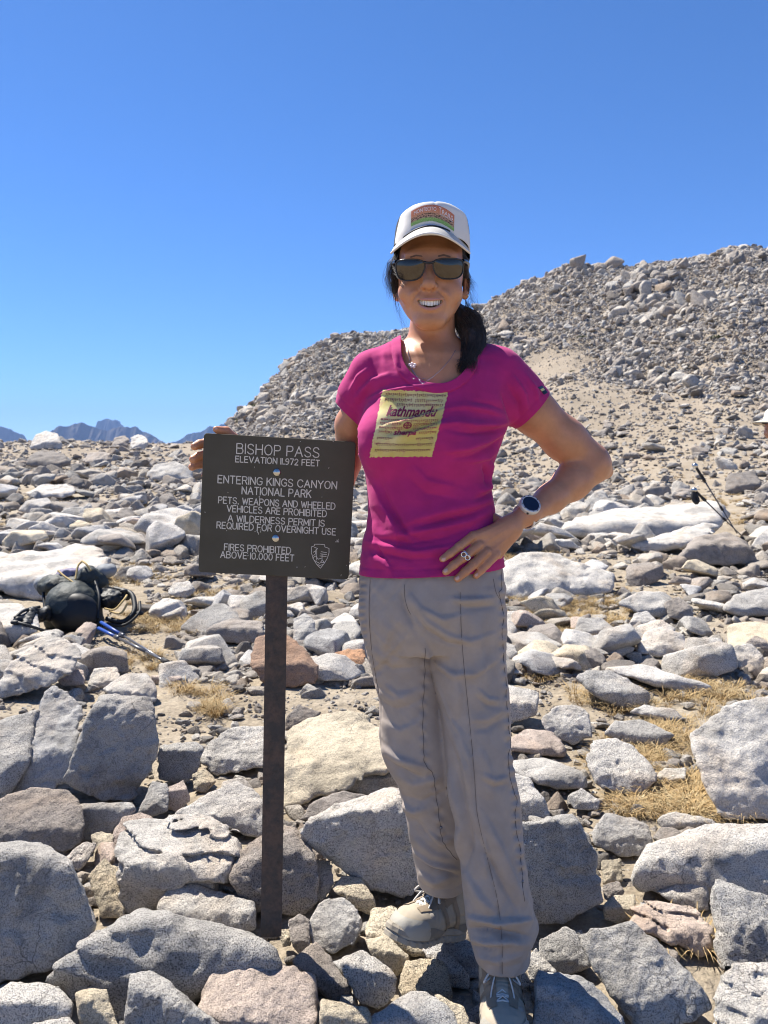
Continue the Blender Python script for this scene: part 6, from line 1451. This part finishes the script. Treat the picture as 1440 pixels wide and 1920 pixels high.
def plate(name, P, z0, z1, mat, parent, bev=.0008):
    V = []; m = len(P); 
    for z, s_ in ((z0, 1), (z1 - bev, 1), (z1, 1 - bev * 6)): V += [list(SG(x * s_, y * s_, z)) for x, y in P]
    V += [list(SG(0, 0, z0)), list(SG(0, 0, z1))]; T = []
    for l in range(2):
        for i in range(m): a, b, c, d = l * m + i, l * m + (i + 1) % m, (l + 1) * m + (i + 1) % m, (l + 1) * m + i; T += [(a, b, c), (a, c, d)]
    for i in range(m): T += [(3 * m, (i + 1) % m, i), (3 * m + 1, 2 * m + i, 2 * m + (i + 1) % m)]
    return obj_np(name, V, np.array(T), mat, parent, False)
panel = plate('panel', rounded(SW, SH, .008), 0, .003, M_SIGN, sign)
M_LET = simple('cream_lettering', (.72, .67, .56), .8, .2)
def ppx(px, py):        # photo pixel -> flat coordinates on the panel
    d = ray(px, py); n = -eys; t = (O_ - Vector((0, 0, CAM_H))).dot(n) / d.dot(n); q = Vector((0, 0, CAM_H)) + d * t - O_; return q.dot(exs), q.dot(ezs)
# routed single-line capitals like the park service sign
GL_ = {'A': ["0,0 .42,1 .84,0", ".16,.36 .68,.36"], 'B': ["0,0 0,1 .46,1 .62,.92 .66,.76 .60,.60 .46,.54 0,.54", ".46,.54 .66,.46 .72,.28 .66,.08 .48,0 0,0"], 'C': [".78,.78 .64,.95 .42,1 .18,.92 .03,.70 0,.5 .03,.30 .18,.08 .42,0 .64,.05 .78,.22"],
 'D': ["0,0 0,1 .36,1 .60,.90 .74,.68 .77,.5 .74,.32 .60,.10 .36,0 0,0"], 'E': [".62,1 0,1 0,0 .62,0", "0,.52 .52,.52"], 'F': [".60,1 0,1 0,0", "0,.52 .50,.52"], 'G': [".78,.80 .62,.96 .42,1 .18,.92 .03,.70 0,.5 .03,.30 .18,.08 .42,0 .64,.05 .78,.20 .78,.46 .46,.46"],
 'H': ["0,0 0,1", ".72,0 .72,1", "0,.52 .72,.52"], 'I': ["0,0 0,1"], 'J': [".5,1 .5,.2 .4,.03 .22,0 .05,.08 0,.25"], 'K': ["0,0 0,1", ".66,1 0,.38", ".24,.60 .70,0"], 'L': ["0,1 0,0 .56,0"], 'M': ["0,0 0,1 .42,.2 .84,1 .84,0"], 'N': ["0,0 0,1 .72,0 .72,1"],
 'O': [".42,1 .20,.94 .05,.74 0,.5 .05,.26 .20,.06 .42,0 .64,.06 .79,.26 .84,.5 .79,.74 .64,.94 .42,1"], 'P': ["0,0 0,1 .46,1 .63,.92 .68,.74 .63,.56 .46,.47 0,.47"], 'Q': [".42,1 .20,.94 .05,.74 0,.5 .05,.26 .20,.06 .42,0 .64,.06 .79,.26 .84,.5 .79,.74 .64,.94 .42,1", ".52,.26 .84,-.04"],
 'R': ["0,0 0,1 .46,1 .63,.92 .68,.75 .63,.58 .46,.50 0,.50", ".40,.50 .70,0"], 'S': [".64,.82 .52,.96 .33,1 .14,.95 .03,.80 .06,.64 .22,.54 .46,.47 .64,.37 .68,.20 .57,.05 .34,0 .13,.05 0,.20"], 'T': ["0,1 .70,1", ".35,1 .35,0"], 'U': ["0,1 0,.28 .08,.08 .34,0 .60,.08 .68,.28 .68,1"],
 'V': ["0,1 .40,0 .80,1"], 'W': ["0,1 .26,0 .52,.86 .78,0 1.04,1"], 'X': ["0,0 .7,1", "0,1 .7,0"], 'Y': ["0,1 .38,.50 .76,1", ".38,.50 .38,0"], 'Z': ["0,1 .68,1 0,0 .68,0"], '.': [".06,.0 .14,.0 .14,.08 .06,.08 .06,0"], ',': ["0,.06 -.05,-.12"],
 '0': [".33,1 .14,.94 .03,.72 0,.5 .03,.28 .14,.06 .33,0 .52,.06 .63,.28 .66,.5 .63,.72 .52,.94 .33,1"], '1': ["0,0 0,1"], '2': ["0,.78 .08,.94 .28,1 .48,.95 .58,.78 .54,.58 0,0 .62,0"], '7': ["0,1 .60,1 .20,0"], '9': [".03,.06 .24,0 .46,.12 .58,.42 .60,.68 .50,.92 .30,1 .10,.93 0,.72 .08,.52 .28,.44 .48,.50 .59,.66"]}
def glyph_adv(c): return .48 if c == ' ' else max(float(p.split(',')[0]) for s_ in GL_[c] for p in s_.split()) + .26
def stroke_tris(P, w_, fx, lift):
    V, T = [], []
    for a, b in zip(P[:-1], P[1:]):
        dx, dy = b[0] - a[0], b[1] - a[1]; l = math.hypot(dx, dy) or 1e-6; nx_, ny_ = -dy / l * w_, dx / l * w_; ex_, ey_ = dx / l * w_ * .6, dy / l * w_ * .6; k = len(V)
        V += [fx(a[0] - ex_ + nx_, a[1] - ey_ + ny_, lift), fx(a[0] - ex_ - nx_, a[1] - ey_ - ny_, lift), fx(b[0] + ex_ - nx_, b[1] + ey_ - ny_, lift), fx(b[0] + ex_ + nx_, b[1] + ey_ + ny_, lift)]; T += [(k, k + 1, k + 2), (k, k + 2, k + 3)]
    return V, T
def line_text(s, p0, p1, h_px, w_=.00055):
    """one line: from the bottom left pixel p0 to the bottom right pixel p1"""
    a, b = ppx(*p0), ppx(*p1); H_ = h_px * mpp(YS) ; L_ = math.dist(a, b); adv = sum(glyph_adv(c) for c in s) - .26; sx_ = L_ / adv; dx, dy = (b[0] - a[0]) / L_, (b[1] - a[1]) / L_; u = 0; V, T = [], []; n = 0
    for c in s:
        if c != ' ':
            for st__ in GL_[c]:
                P = []
                for q in st__.split(): x, y = map(float, q.split(',')); X = (u + x) * sx_; Yy = y * H_; P.append((a[0] + dx * X - dy * Yy, a[1] + dy * X + dx * Yy))
                v, t = stroke_tris(P, w_, lambda x, y, z: list(SG(x, y, z)), .0033 + .00004 * (n % 7)); n += 1; T += [tuple(i + len(V) for i in q) for q in t]; V += v
        u += glyph_adv(c)
    obj_np('lettering', np.array(V), np.array(T), M_LET, panel, False)
line_text('BISHOP PASS', (444, 850), (598, 858), 18.5, .0011)
line_text('ELEVATION 11.972 FEET', (442, 866), (599, 874), 11, .00100)
line_text('ENTERING KINGS CANYON', (409, 905), (631, 917), 14, .00108)
line_text('NATIONAL PARK', (454, 926), (583, 933), 14, .00108)
line_text('PETS. WEAPONS AND WHEELED', (410, 943), (628, 955), 12, .00100)
line_text('VEHICLES ARE PROHIBITED', (426, 959), (612, 969), 12, .00100)
line_text('A WILDERNESS PERMIT IS', (428, 977), (608, 987), 12, .00100)
line_text('REQUIRED FOR OVERNIGHT USE', (407, 990), (629, 1003), 12, .00100)
line_text('FIRES PROHIBITED', (421, 1031), (545, 1038), 12, .00100)
line_text('ABOVE 10.000 FEET', (414, 1045), (551, 1052), 12, .00100)
# arrowhead emblem, drawn in line
em = ["584,1025 590,1023 590,1020 600,1020 609,1021 609,1025 617,1028 617,1036 614,1046 608,1056 601,1065 594,1058 588,1048 584,1036 584,1025", "594,1029 594,1050", "604,1038 604,1050 601,1054 608,1054 605,1050", "602,1034 613,1036", "601,1038 613,1039.5", "600,1042 612,1043", "586,1046 592,1042 597,1048 603,1046", "588,1035 592,1032 592,1038 588,1041", "590,1026 596,1028 592,1031", "596,1058 600,1060 605,1058", "589,1050 594,1053 600,1056"]
V, T = [], []
for n_, s_ in enumerate(em):
    v, t = stroke_tris([ppx(a, b) for a, b in parse(s_)], .0006, lambda x, y, z: list(SG(x, y, z)), .0034 + .00005 * n_); T += [tuple(i + len(V) for i in q) for q in t]; V += v
obj_np('arrowhead_emblem', np.array(V), np.array(T), M_LET, panel, False)
# scratches and chips in the paint
V, T = [], []; r_ = np.random.RandomState(3)
for x, y, s_ in ((632, 1011, 2.2), (634, 1016, 1.6), (630, 1015, 1), (465, 1037, 1.4), (466, 1040, 1.2), (486, 998, 2.4), (481, 996, 2), (489, 995, 1.4), (487, 933, 2), (385, 961, .9), (557, 1063, 1), (573, 1062, 1), (477, 876, 1), (563, 828, 1.1), (625, 829, 1.2), (617, 877, 1), (590, 862, .8), (640, 1078, 1.2), (650, 1060, 1), (604, 932, .9), (575, 918, .8), (428, 923, .8), (425, 995, .9)):
    a, b = ppx(x, y); P = [(a + r_.normal(0, .0008) * s_, b + r_.normal(0, .0011) * s_) for _ in range(4)]; v, t = stroke_tris(P, .00035, lambda x, y, z: list(SG(x, y, z)), .0036); T += [tuple(i + len(V) for i in q) for q in t]; V += v
obj_np('paint_chips', np.array(V), np.array(T), M_LET, panel, False)
M_BOLT = simple('bolt_steel', (.55, .53, .48), .22, .5, 1.0)
for x, y in ((519.5, 885.5), (517.5, 1009)):
    a, b = ppx(x, y); c = SG(a, b, .003); V, Q = disc_stack(c, -eys if (SG(0, 0, 1) - O_).dot(-eys) > 0 else eys, [(0, .0088), (.0012, .0085), (.0028, .0066), (.0038, .0036), (.0042, .0001)], 28); obj_np('bolt', V, Q, M_BOLT, sign)
# post: rusty U channel
pmt = Mat('rusty_steel', .78, .3); rust = pmt.ramp(pmt.noise(26, 6, .72, dist=.3), [(.42, 0), (.60, 1)])
pc = pmt.mix(rust, (.062, .055, .050), (.110, .078, .060)); pc = pmt.mix(pmt.math('MULTIPLY', pmt.ramp(pmt.noise(70, 4, .7), [(.5, 0), (.75, 1)]), .5), pc, (.030, .024, .022)); pmt.col(pc); pmt.nrm(pmt.bump(pmt.noise(110, 5, .7), .5, .0015)); M_POST = pmt.m
tp = SG(ppx(521, 1076)[0], ppx(521, 1000)[1], -.004); tp = W(522, 1000, YS + .010); bp = W(510, 1745, YS + .012); ax2 = (bp - tp).normalized(); bp2 = bp + ax2 * .015; tp2 = tp - ax2 * .15
wx = .0235; pe = exs - ax2 * exs.dot(ax2); pe.normalize(); pe = (pe * 1 + Vector((0, .10, 0))).normalized(); pn_ = ax2.cross(pe); pn_ = pn_ if pn_.y > 0 else -pn_
prof = [(-1, 0), (1, 0), (1, 2.0), (.86, 2.0), (.86, .14), (-.86, .14), (-.86, 2.0), (-1, 2.0)]; V = []
n_ = 40
for i in range(n_ + 1):
    c = tp2.lerp(bp2, i / n_)
    for a, b in prof: V.append(list(c + pe * (a * wx - .002) + pn_ * (b * wx)))
Q = np.array([(i * 8 + k, i * 8 + (k + 1) % 8, (i + 1) * 8 + (k + 1) % 8, (i + 1) * 8 + k) for i in range(n_) for k in range(8)])
post = obj_np('post', np.array(V), Q, M_POST, sign, False)
for t in (.33, .52, .78):
    c = tp2.lerp(bp2, t) + pe * (wx - .0012) + pn_ * wx * .9; V, Q = disc_stack(c, pe, [(0, .0035), (.0010, .0035), (.0011, .0001)], 12); obj_np('bolt_hole', V, Q, M_BLACK, post)
V, T = [], []
for x, y, l in ((505, 1366, 14), (500, 1374, 10), (507, 1378, 20), (503, 1383, 16), (500, 1387, 8), (516, 1369, 6), (508, 1091, 5), (524, 1090, 5), (506, 1097, 4), (522, 1098, 4)):
    for q in range(4):
        c = W(x + r_.uniform(0, l), y + r_.uniform(-1, 1), YS + .0085); k = len(V); a, b = r_.uniform(.0010, .0028), r_.uniform(.0004, .0008); V += [list(c + pe * u_ * a + ax2 * v_ * b) for u_, v_ in ((-1, -1), (1, -.7), (.8, 1), (-.7, .8))]; T += [(k, k + 1, k + 2), (k, k + 2, k + 3)]
# ------------------------------------------------------------------ backpack lying in front of the white slab
M_PK = Mat('pack_nylon', .62, .3); M_PK.col(M_PK.mix(M_PK.ramp(M_PK.noise(9, 4), [(.4, 0), (.6, 1)]), (.024, .030, .029), (.044, .053, .050))); M_PK.nrm(M_PK.bump(M_PK.noise(30, 4, .6), .5, .012)); M_PK = M_PK.m
M_PKD = simple('pack_dark', (.012, .014, .016), .55, .35); M_CORD = simple('tan_cord', (.50, .36, .15), .8); M_PKL = cloth('pack_grey', (.22, .23, .235), rough=.7); M_PUR = cloth('purple_grey_cloth', (.20, .18, .25), rough=.8)
YB = ground_hit(140, 1192); mp = mpp(YB); B0 = W(140, 1192, YB)
pk = empty('backpack', (B0.x, YB, float(ground_z(B0.x, YB)))); tag(pk, 'dark grey green hiking backpack lying among the rocks on the left', 'backpack')
def BP(px, py, d=0.0): return W(px, py, YB + d)
def padded(name, fld, mat, h=.008, amp=.006, fr=9, seed=1, parent=None):
    V, Q = fld.mesh(h); V = smooth_v(V, Q, 1); N = normals(V, Q); V = V + N * (amp * fbm(V * fr, 3, seed))[:, None]; return obj_np(name, V, Q, mat, parent or pk)
f = Field(); f.ell(BP(140, 1140, .22), (53 * mp, .20, 44 * mp), k=.05); f.ell(BP(140, 1122, .26), (50 * mp, .20, 34 * mp), k=.06); f.cone(BP(104, 1165, .20), BP(170, 1168, .2), .075, .085, k=.06); padded('main_bag', f, M_PK, seed=2, amp=.008)
f = Field(); f.ell(BP(141, 1148, .10), (46 * mp, .09, 37 * mp), k=.05); f.ell(BP(140, 1160, .08), (44 * mp, .07, 24 * mp), k=.04); padded('front_pocket', f, M_PKD, seed=3, amp=.004)
f = Field(); f.ell(BP(110, 1095, .36), (36 * mp, .12, 16 * mp), k=.04); f.ell(BP(165, 1085, .36), (26 * mp, .10, 26 * mp), k=.04); f.cone(BP(85, 1100, .36), BP(190, 1090, .38), .06, .05, k=.05); padded('lid', f, M_PK, seed=5, amp=.012, fr=12)
f = Field(); f.ell(BP(132, 1076, .42), (26 * mp, .08, 12 * mp), k=.03); padded('rolled_jacket', f, M_PUR, seed=6, amp=.015, fr=16)
f = Field(); f.ell(BP(84, 1095, .40), (18 * mp, .08, 17 * mp), k=.03); padded('stuff_pocket', f, M_PKL, seed=7, amp=.01); f = Field(); f.ell(BP(199, 1070, .46), (21 * mp, .09, 15 * mp), k=.03); padded('stuff_pocket', f, M_PKL, seed=7, amp=.01)
f = Field(); f.cone(BP(85, 1150, .05), BP(30, 1164, -.30), .05, .022, k=.03); f.cone(BP(64, 1146, -.1), BP(50, 1170, -.30), .03, .03, k=.02); padded('hip_belt', f, M_PKD, seed=8, amp=.012, fr=18)
f = Field(); f.ell(BP(208, 1125, .25), (25 * mp, .08, 18 * mp), k=.03); f.cone(BP(190, 1110, .3), BP(240, 1118, .3), .035, .025, k=.03); padded('side_pocket', f, M_PKD, seed=9, amp=.012, fr=18)
V, Q = tube_np(bez([BP(200, 1160, .12), BP(230, 1166, .08), BP(250, 1150, .12), BP(252, 1130, .2), BP(244, 1112, .28), BP(215, 1104, .34)], 30), .019, 10); obj_np('shoulder_strap', V, Q, M_PKD, pk)
V, Q = tube_np(bez([BP(195, 1168, .1), BP(232, 1172, .05), BP(260, 1150, .1), BP(262, 1128, .2)], 24), .010, 8); obj_np('webbing', V, Q, M_PKD, pk)
for P in ([(109, 1070, .30), (120, 1080, .26), (137, 1092, .22)], [(154, 1052, .34), (146, 1062, .30), (142, 1086, .24)], [(154, 1052, .34), (162, 1058, .3), (170, 1070, .28)], [(196, 1141, .12), (215, 1143, .1), (232, 1125, .14), (238, 1116, .2)], [(205, 1146, .12), (226, 1150, .1), (240, 1130, .14)]):
    V, Q = tube_np(bez([BP(*p) for p in P], 14), .0075, 6); obj_np('cord', V, Q, M_CORD, pk)
for P in ([(24, 1165, -.32), (50, 1172, -.34), (88, 1184, -.30)], [(28, 1158, -.30), (45, 1145, -.2), (74, 1138, .0)], [(90, 1080, .4), (82, 1110, .3), (84, 1140, .2)], [(178, 1090, .28), (186, 1120, .15), (184, 1160, .06)]):
    V, Q = tube_np(bez([BP(*p) for p in P], 14), .011, 6); obj_np('strap', V, Q, M_PKD, pk)
for x, y, d in ((28, 1167, -.33), (232, 1108, .25), (262, 1150, .12)):
    f = Field(); f.ell(BP(x, y, d), (.03, .02, .016), k=.01); V, Q = f.mesh(.006); obj_np('buckle', V, Q, M_PKD, pk)
V, Q = ribbon_on(BVHTree.FromPolygons([tuple(BP(0, 1000, .10)), tuple(BP(300, 1000, .10)), tuple(BP(300, 1300, .03)), tuple(BP(0, 1300, .03))], [(0, 1, 2, 3)]), "118,1174 124,1168 130,1174", "120,1176 124,1171 128,1176", 0)
# ------------------------------------------------------------------ trekking poles
M_CARB = simple('pole_grey', (.10, .10, .11), .3, .5, .4); M_BLUE = simple('pole_blue', (.012, .06, .30), .4, .4); M_CORK = simple('grip_black', (.015, .015, .017), .7)
def pole(name, pts, label, r, secs, group=None):
    """pts: two ends; secs: list of (t0, t1, radius factor, material, part name)"""
    a, b = Vector(pts[0]), Vector(pts[1]); rt = empty(name, b); tag(rt, label, 'trekking pole', group)
    for t0, t1, k, m_, nm in secs:
        p, q = a.lerp(b, t0), a.lerp(b, t1); d = (q - p); V, Q = disc_stack(p, d.normalized(), [(0, .0001), (0, r * k), (d.length, r * k * .96), (d.length, .0001)], 12); obj_np(nm, V, Q, m_, rt)
    return rt
YQ = ground_hit(316, 1250); pa_, pb_ = W(185, 1178, YB - .1), W(316, 1243, YQ - .12); 
pole('trekking_pole', (pa_, pb_), 'blue and grey trekking pole sticking out from under the backpack', .012, [(0, .30, 1.0, M_BLUE, 'upper_section'), (.28, .34, 1.4, M_CARB, 'lock'), (.34, .72, .8, M_CARB, 'middle_section'), (.72, 1.0, .65, M_CARB, 'lower_section'), (.93, 1.0, 1.3, M_CORK, 'tip_cap')])
pole('trekking_pole', (pa_ + Vector((0, .05, .03)), W(312, 1241, pb_.y + .03)), 'second blue trekking pole alongside the first, partly under the backpack', .011, [(0, .35, 1.0, M_BLUE, 'upper_section'), (.34, .40, 1.4, M_CARB, 'lock'), (.40, 1.0, .7, M_CARB, 'lower_section'), (.95, 1.0, 1.3, M_CORK, 'tip_cap')])
pole('trekking_pole', (W(38, 1160, YB + .05), W(86, 1186, YB - .12)), 'short end of a black pole under the left side of the backpack', .012, [(0, .5, 1.0, M_CORK, 'grip'), (.5, 1.0, .9, M_CARB, 'shaft')])
YP = ground_hit(1380, 1030)
for (a, b, lab, g_) in (((1302, 871), (1382, 1000), 'taller black trekking pole leaning over the white slab on the right', 1), ((1300, 917), (1392, 1006), 'lower black trekking pole with hanging strap on the right slab', 1)):
    p0, p1 = W(a[0], a[1], YP - .15), W(b[0], b[1], YP); rt = pole('trekking_pole', (p0, p1), lab, .009, [(0, .20, 1.9, M_CORK, 'grip'), (.18, .24, 2.2, M_CORK, 'grip_collar'), (.24, .62, 1.0, M_CARB, 'upper_section'), (.60, .66, 1.7, M_CORK, 'lock'), (.66, 1.0, .8, M_CARB, 'lower_section')], 'standing trekking poles')
    V, Q = disc_stack(p0.lerp(p1, -.012), (p1 - p0).normalized(), [(0, .0001), (0, .024), (.03, .034), (.05, .03), (.05, .0001)], 12); obj_np('grip_head', V, Q, M_BOLT, rt)
V, Q = tube_np(bez([W(1301, 922, YP - .15), W(1300, 934, YP - .16), W(1305, 942, YP - .17), W(1308, 938, YP - .16), W(1303, 926, YP - .15)], 16), .028, 6); obj_np('wrist_strap', V, Q, M_CORK, rt)
# ------------------------------------------------------------------ hiker whose hat shows at the right edge
YH = 7.5; hk = empty('person', (W(1520, 900, YH).x, YH, float(ground_z(W(1520, 900, YH).x, YH)))); tag(hk, 'person in a cream wide brimmed hat, cut off by the right edge', 'person')
def HP(px, py, d=0.0): return W(px, py, YH + d)
f = Field(); f.ell(HP(1450, 800), (.075, .09, .11), k=.03); f.ell(HP(1441, 812, -.03), (.04, .05, .05), k=.03); f.cone(HP(1455, 815, .02), HP(1476, 840, .05), .05, .06, k=.03); f.cone(HP(1476, 840, .05), HP(1512, 925, .05), .13, .15, k=.06); f.cone(HP(1512, 925, .05), HP(1525, 990, .1), .15, .16, k=.06)
f.chain([(HP(1485, 855, -.08), .055), (HP(1482, 905, -.14), .045), (HP(1470, 940, -.22), .035)], k=.03); f.chain([(HP(1520, 985, .05), .10), (HP(1480, 955, -.30), .085), (HP(1475, 1010, -.42), .06)], k=.04); V, Q = f.mesh(.012); hb_ = obj_np('body', V, Q, M_SKIN, hk)
f = Field(); f.cone(HP(1478, 842, .05), HP(1512, 925, .05), .142, .162, k=.06); f.cone(HP(1512, 925, .05), HP(1525, 990, .1), .162, .172, k=.06); f.chain([(HP(1485, 855, -.08), .066), (HP(1482, 905, -.14), .055)], k=.03); padded('shirt', f, cloth('blue_grey_shirt', (.25, .27, .30)), .014, .012, 9, 3, hk)
f = Field(); f.chain([(HP(1522, 987, .08), .125), (HP(1480, 957, -.30), .097), (HP(1475, 1010, -.42), .07)], k=.04); padded('trousers', f, M_PANTS, .014, .01, 9, 4, hk)
f = Field(); f.ell(HP(1447, 793), (.083, .10, .07), k=.02); V, Q = f.mesh(.01); V, T = clip(V, Q, V[:, 2] - HP(1447, 795).z); obj_np('hair', V, T, M_HAIR, hk)
hat_c = HP(1452, 790); ha = Vector((.10, .0, 1)).normalized(); M_HAT = cloth('cream_hat_cloth', (.60, .54, .43), rough=.9)
V, Q = disc_stack(hat_c, ha, [(-.030, .190), (-.026, .196), (-.010, .150), (.004, .108), (.02, .100), (.09, .092), (.115, .070), (.122, .0001)], 40); ht2 = obj_np('sun_hat', V, Q, M_HAT, hk)
V, Q = disc_stack(hat_c, ha, [(-.034, .188), (-.014, .148), (.0, .098), (.0, .0001)], 40); obj_np('brim_underside', V, Q, M_HAT, ht2)
# ------------------------------------------------------------------ green shrubs on the hillside
bmt = Mat('shrub_leaf', .8, .2); bmt.col(bmt.ramp(bmt.noise(3.0, 3), [(.35, (.050, .065, .025)), (.65, (.11, .12, .05))])); M_SHRUB = bmt.m
def shrub(px, py, rp, lab, R0=None):
    Y = R0 or ground_hit(px, py); c = W(px, py, Y); R = rp * mpp(Y); r = np.random.RandomState(int(px * 7 + py)); V, T = [], []
    for i in range(260):
        a = r.normal(size=3); a /= np.linalg.norm(a); a[2] = abs(a[2]) * .7; p = np.array(c) + a * np.array([1.5, 1, .8]) * R * r.uniform(.55, 1.0); s_ = R * r.uniform(.14, .28); e = r.normal(size=(3, 3)) * s_ * .6; k = len(V); V += [p + e[0], p + e[1], p + e[2]]; T.append((k, k + 1, k + 2))
    o = obj_np('shrub', np.array(V), np.array(T), M_SHRUB, None, False); tag(o, lab, 'shrub', 'low green shrubs on the hillside')
for a in ((497, 750, 13, "dark green shrub on the hill's left edge, the uppermost of that row"), (482, 766, 14, "green shrub low on the hill's left edge, middle of that row"), (462, 790, 17, 'wide green shrub just above the top of the sign'), (515, 715, 8, 'small shrub high on the left shoulder of the hill'), (538, 742, 6, 'tiny shrub among talus left of the red sleeve'), (1068, 706, 8, 'dark green shrub right of the magenta sleeve'), (1093, 634, 8, 'small green shrub in the middle of the talus slope'), (1074, 697, 5, 'tiny shrub just above the dark green one right of the sleeve'), (1345, 634, 9, 'green shrub in the talus near the right edge'), (1041, 551, 6, 'small shrub under the crags above the shoulder'), (1290, 690, 6, 'small faint shrub low on the right talus')): shrub(*a)
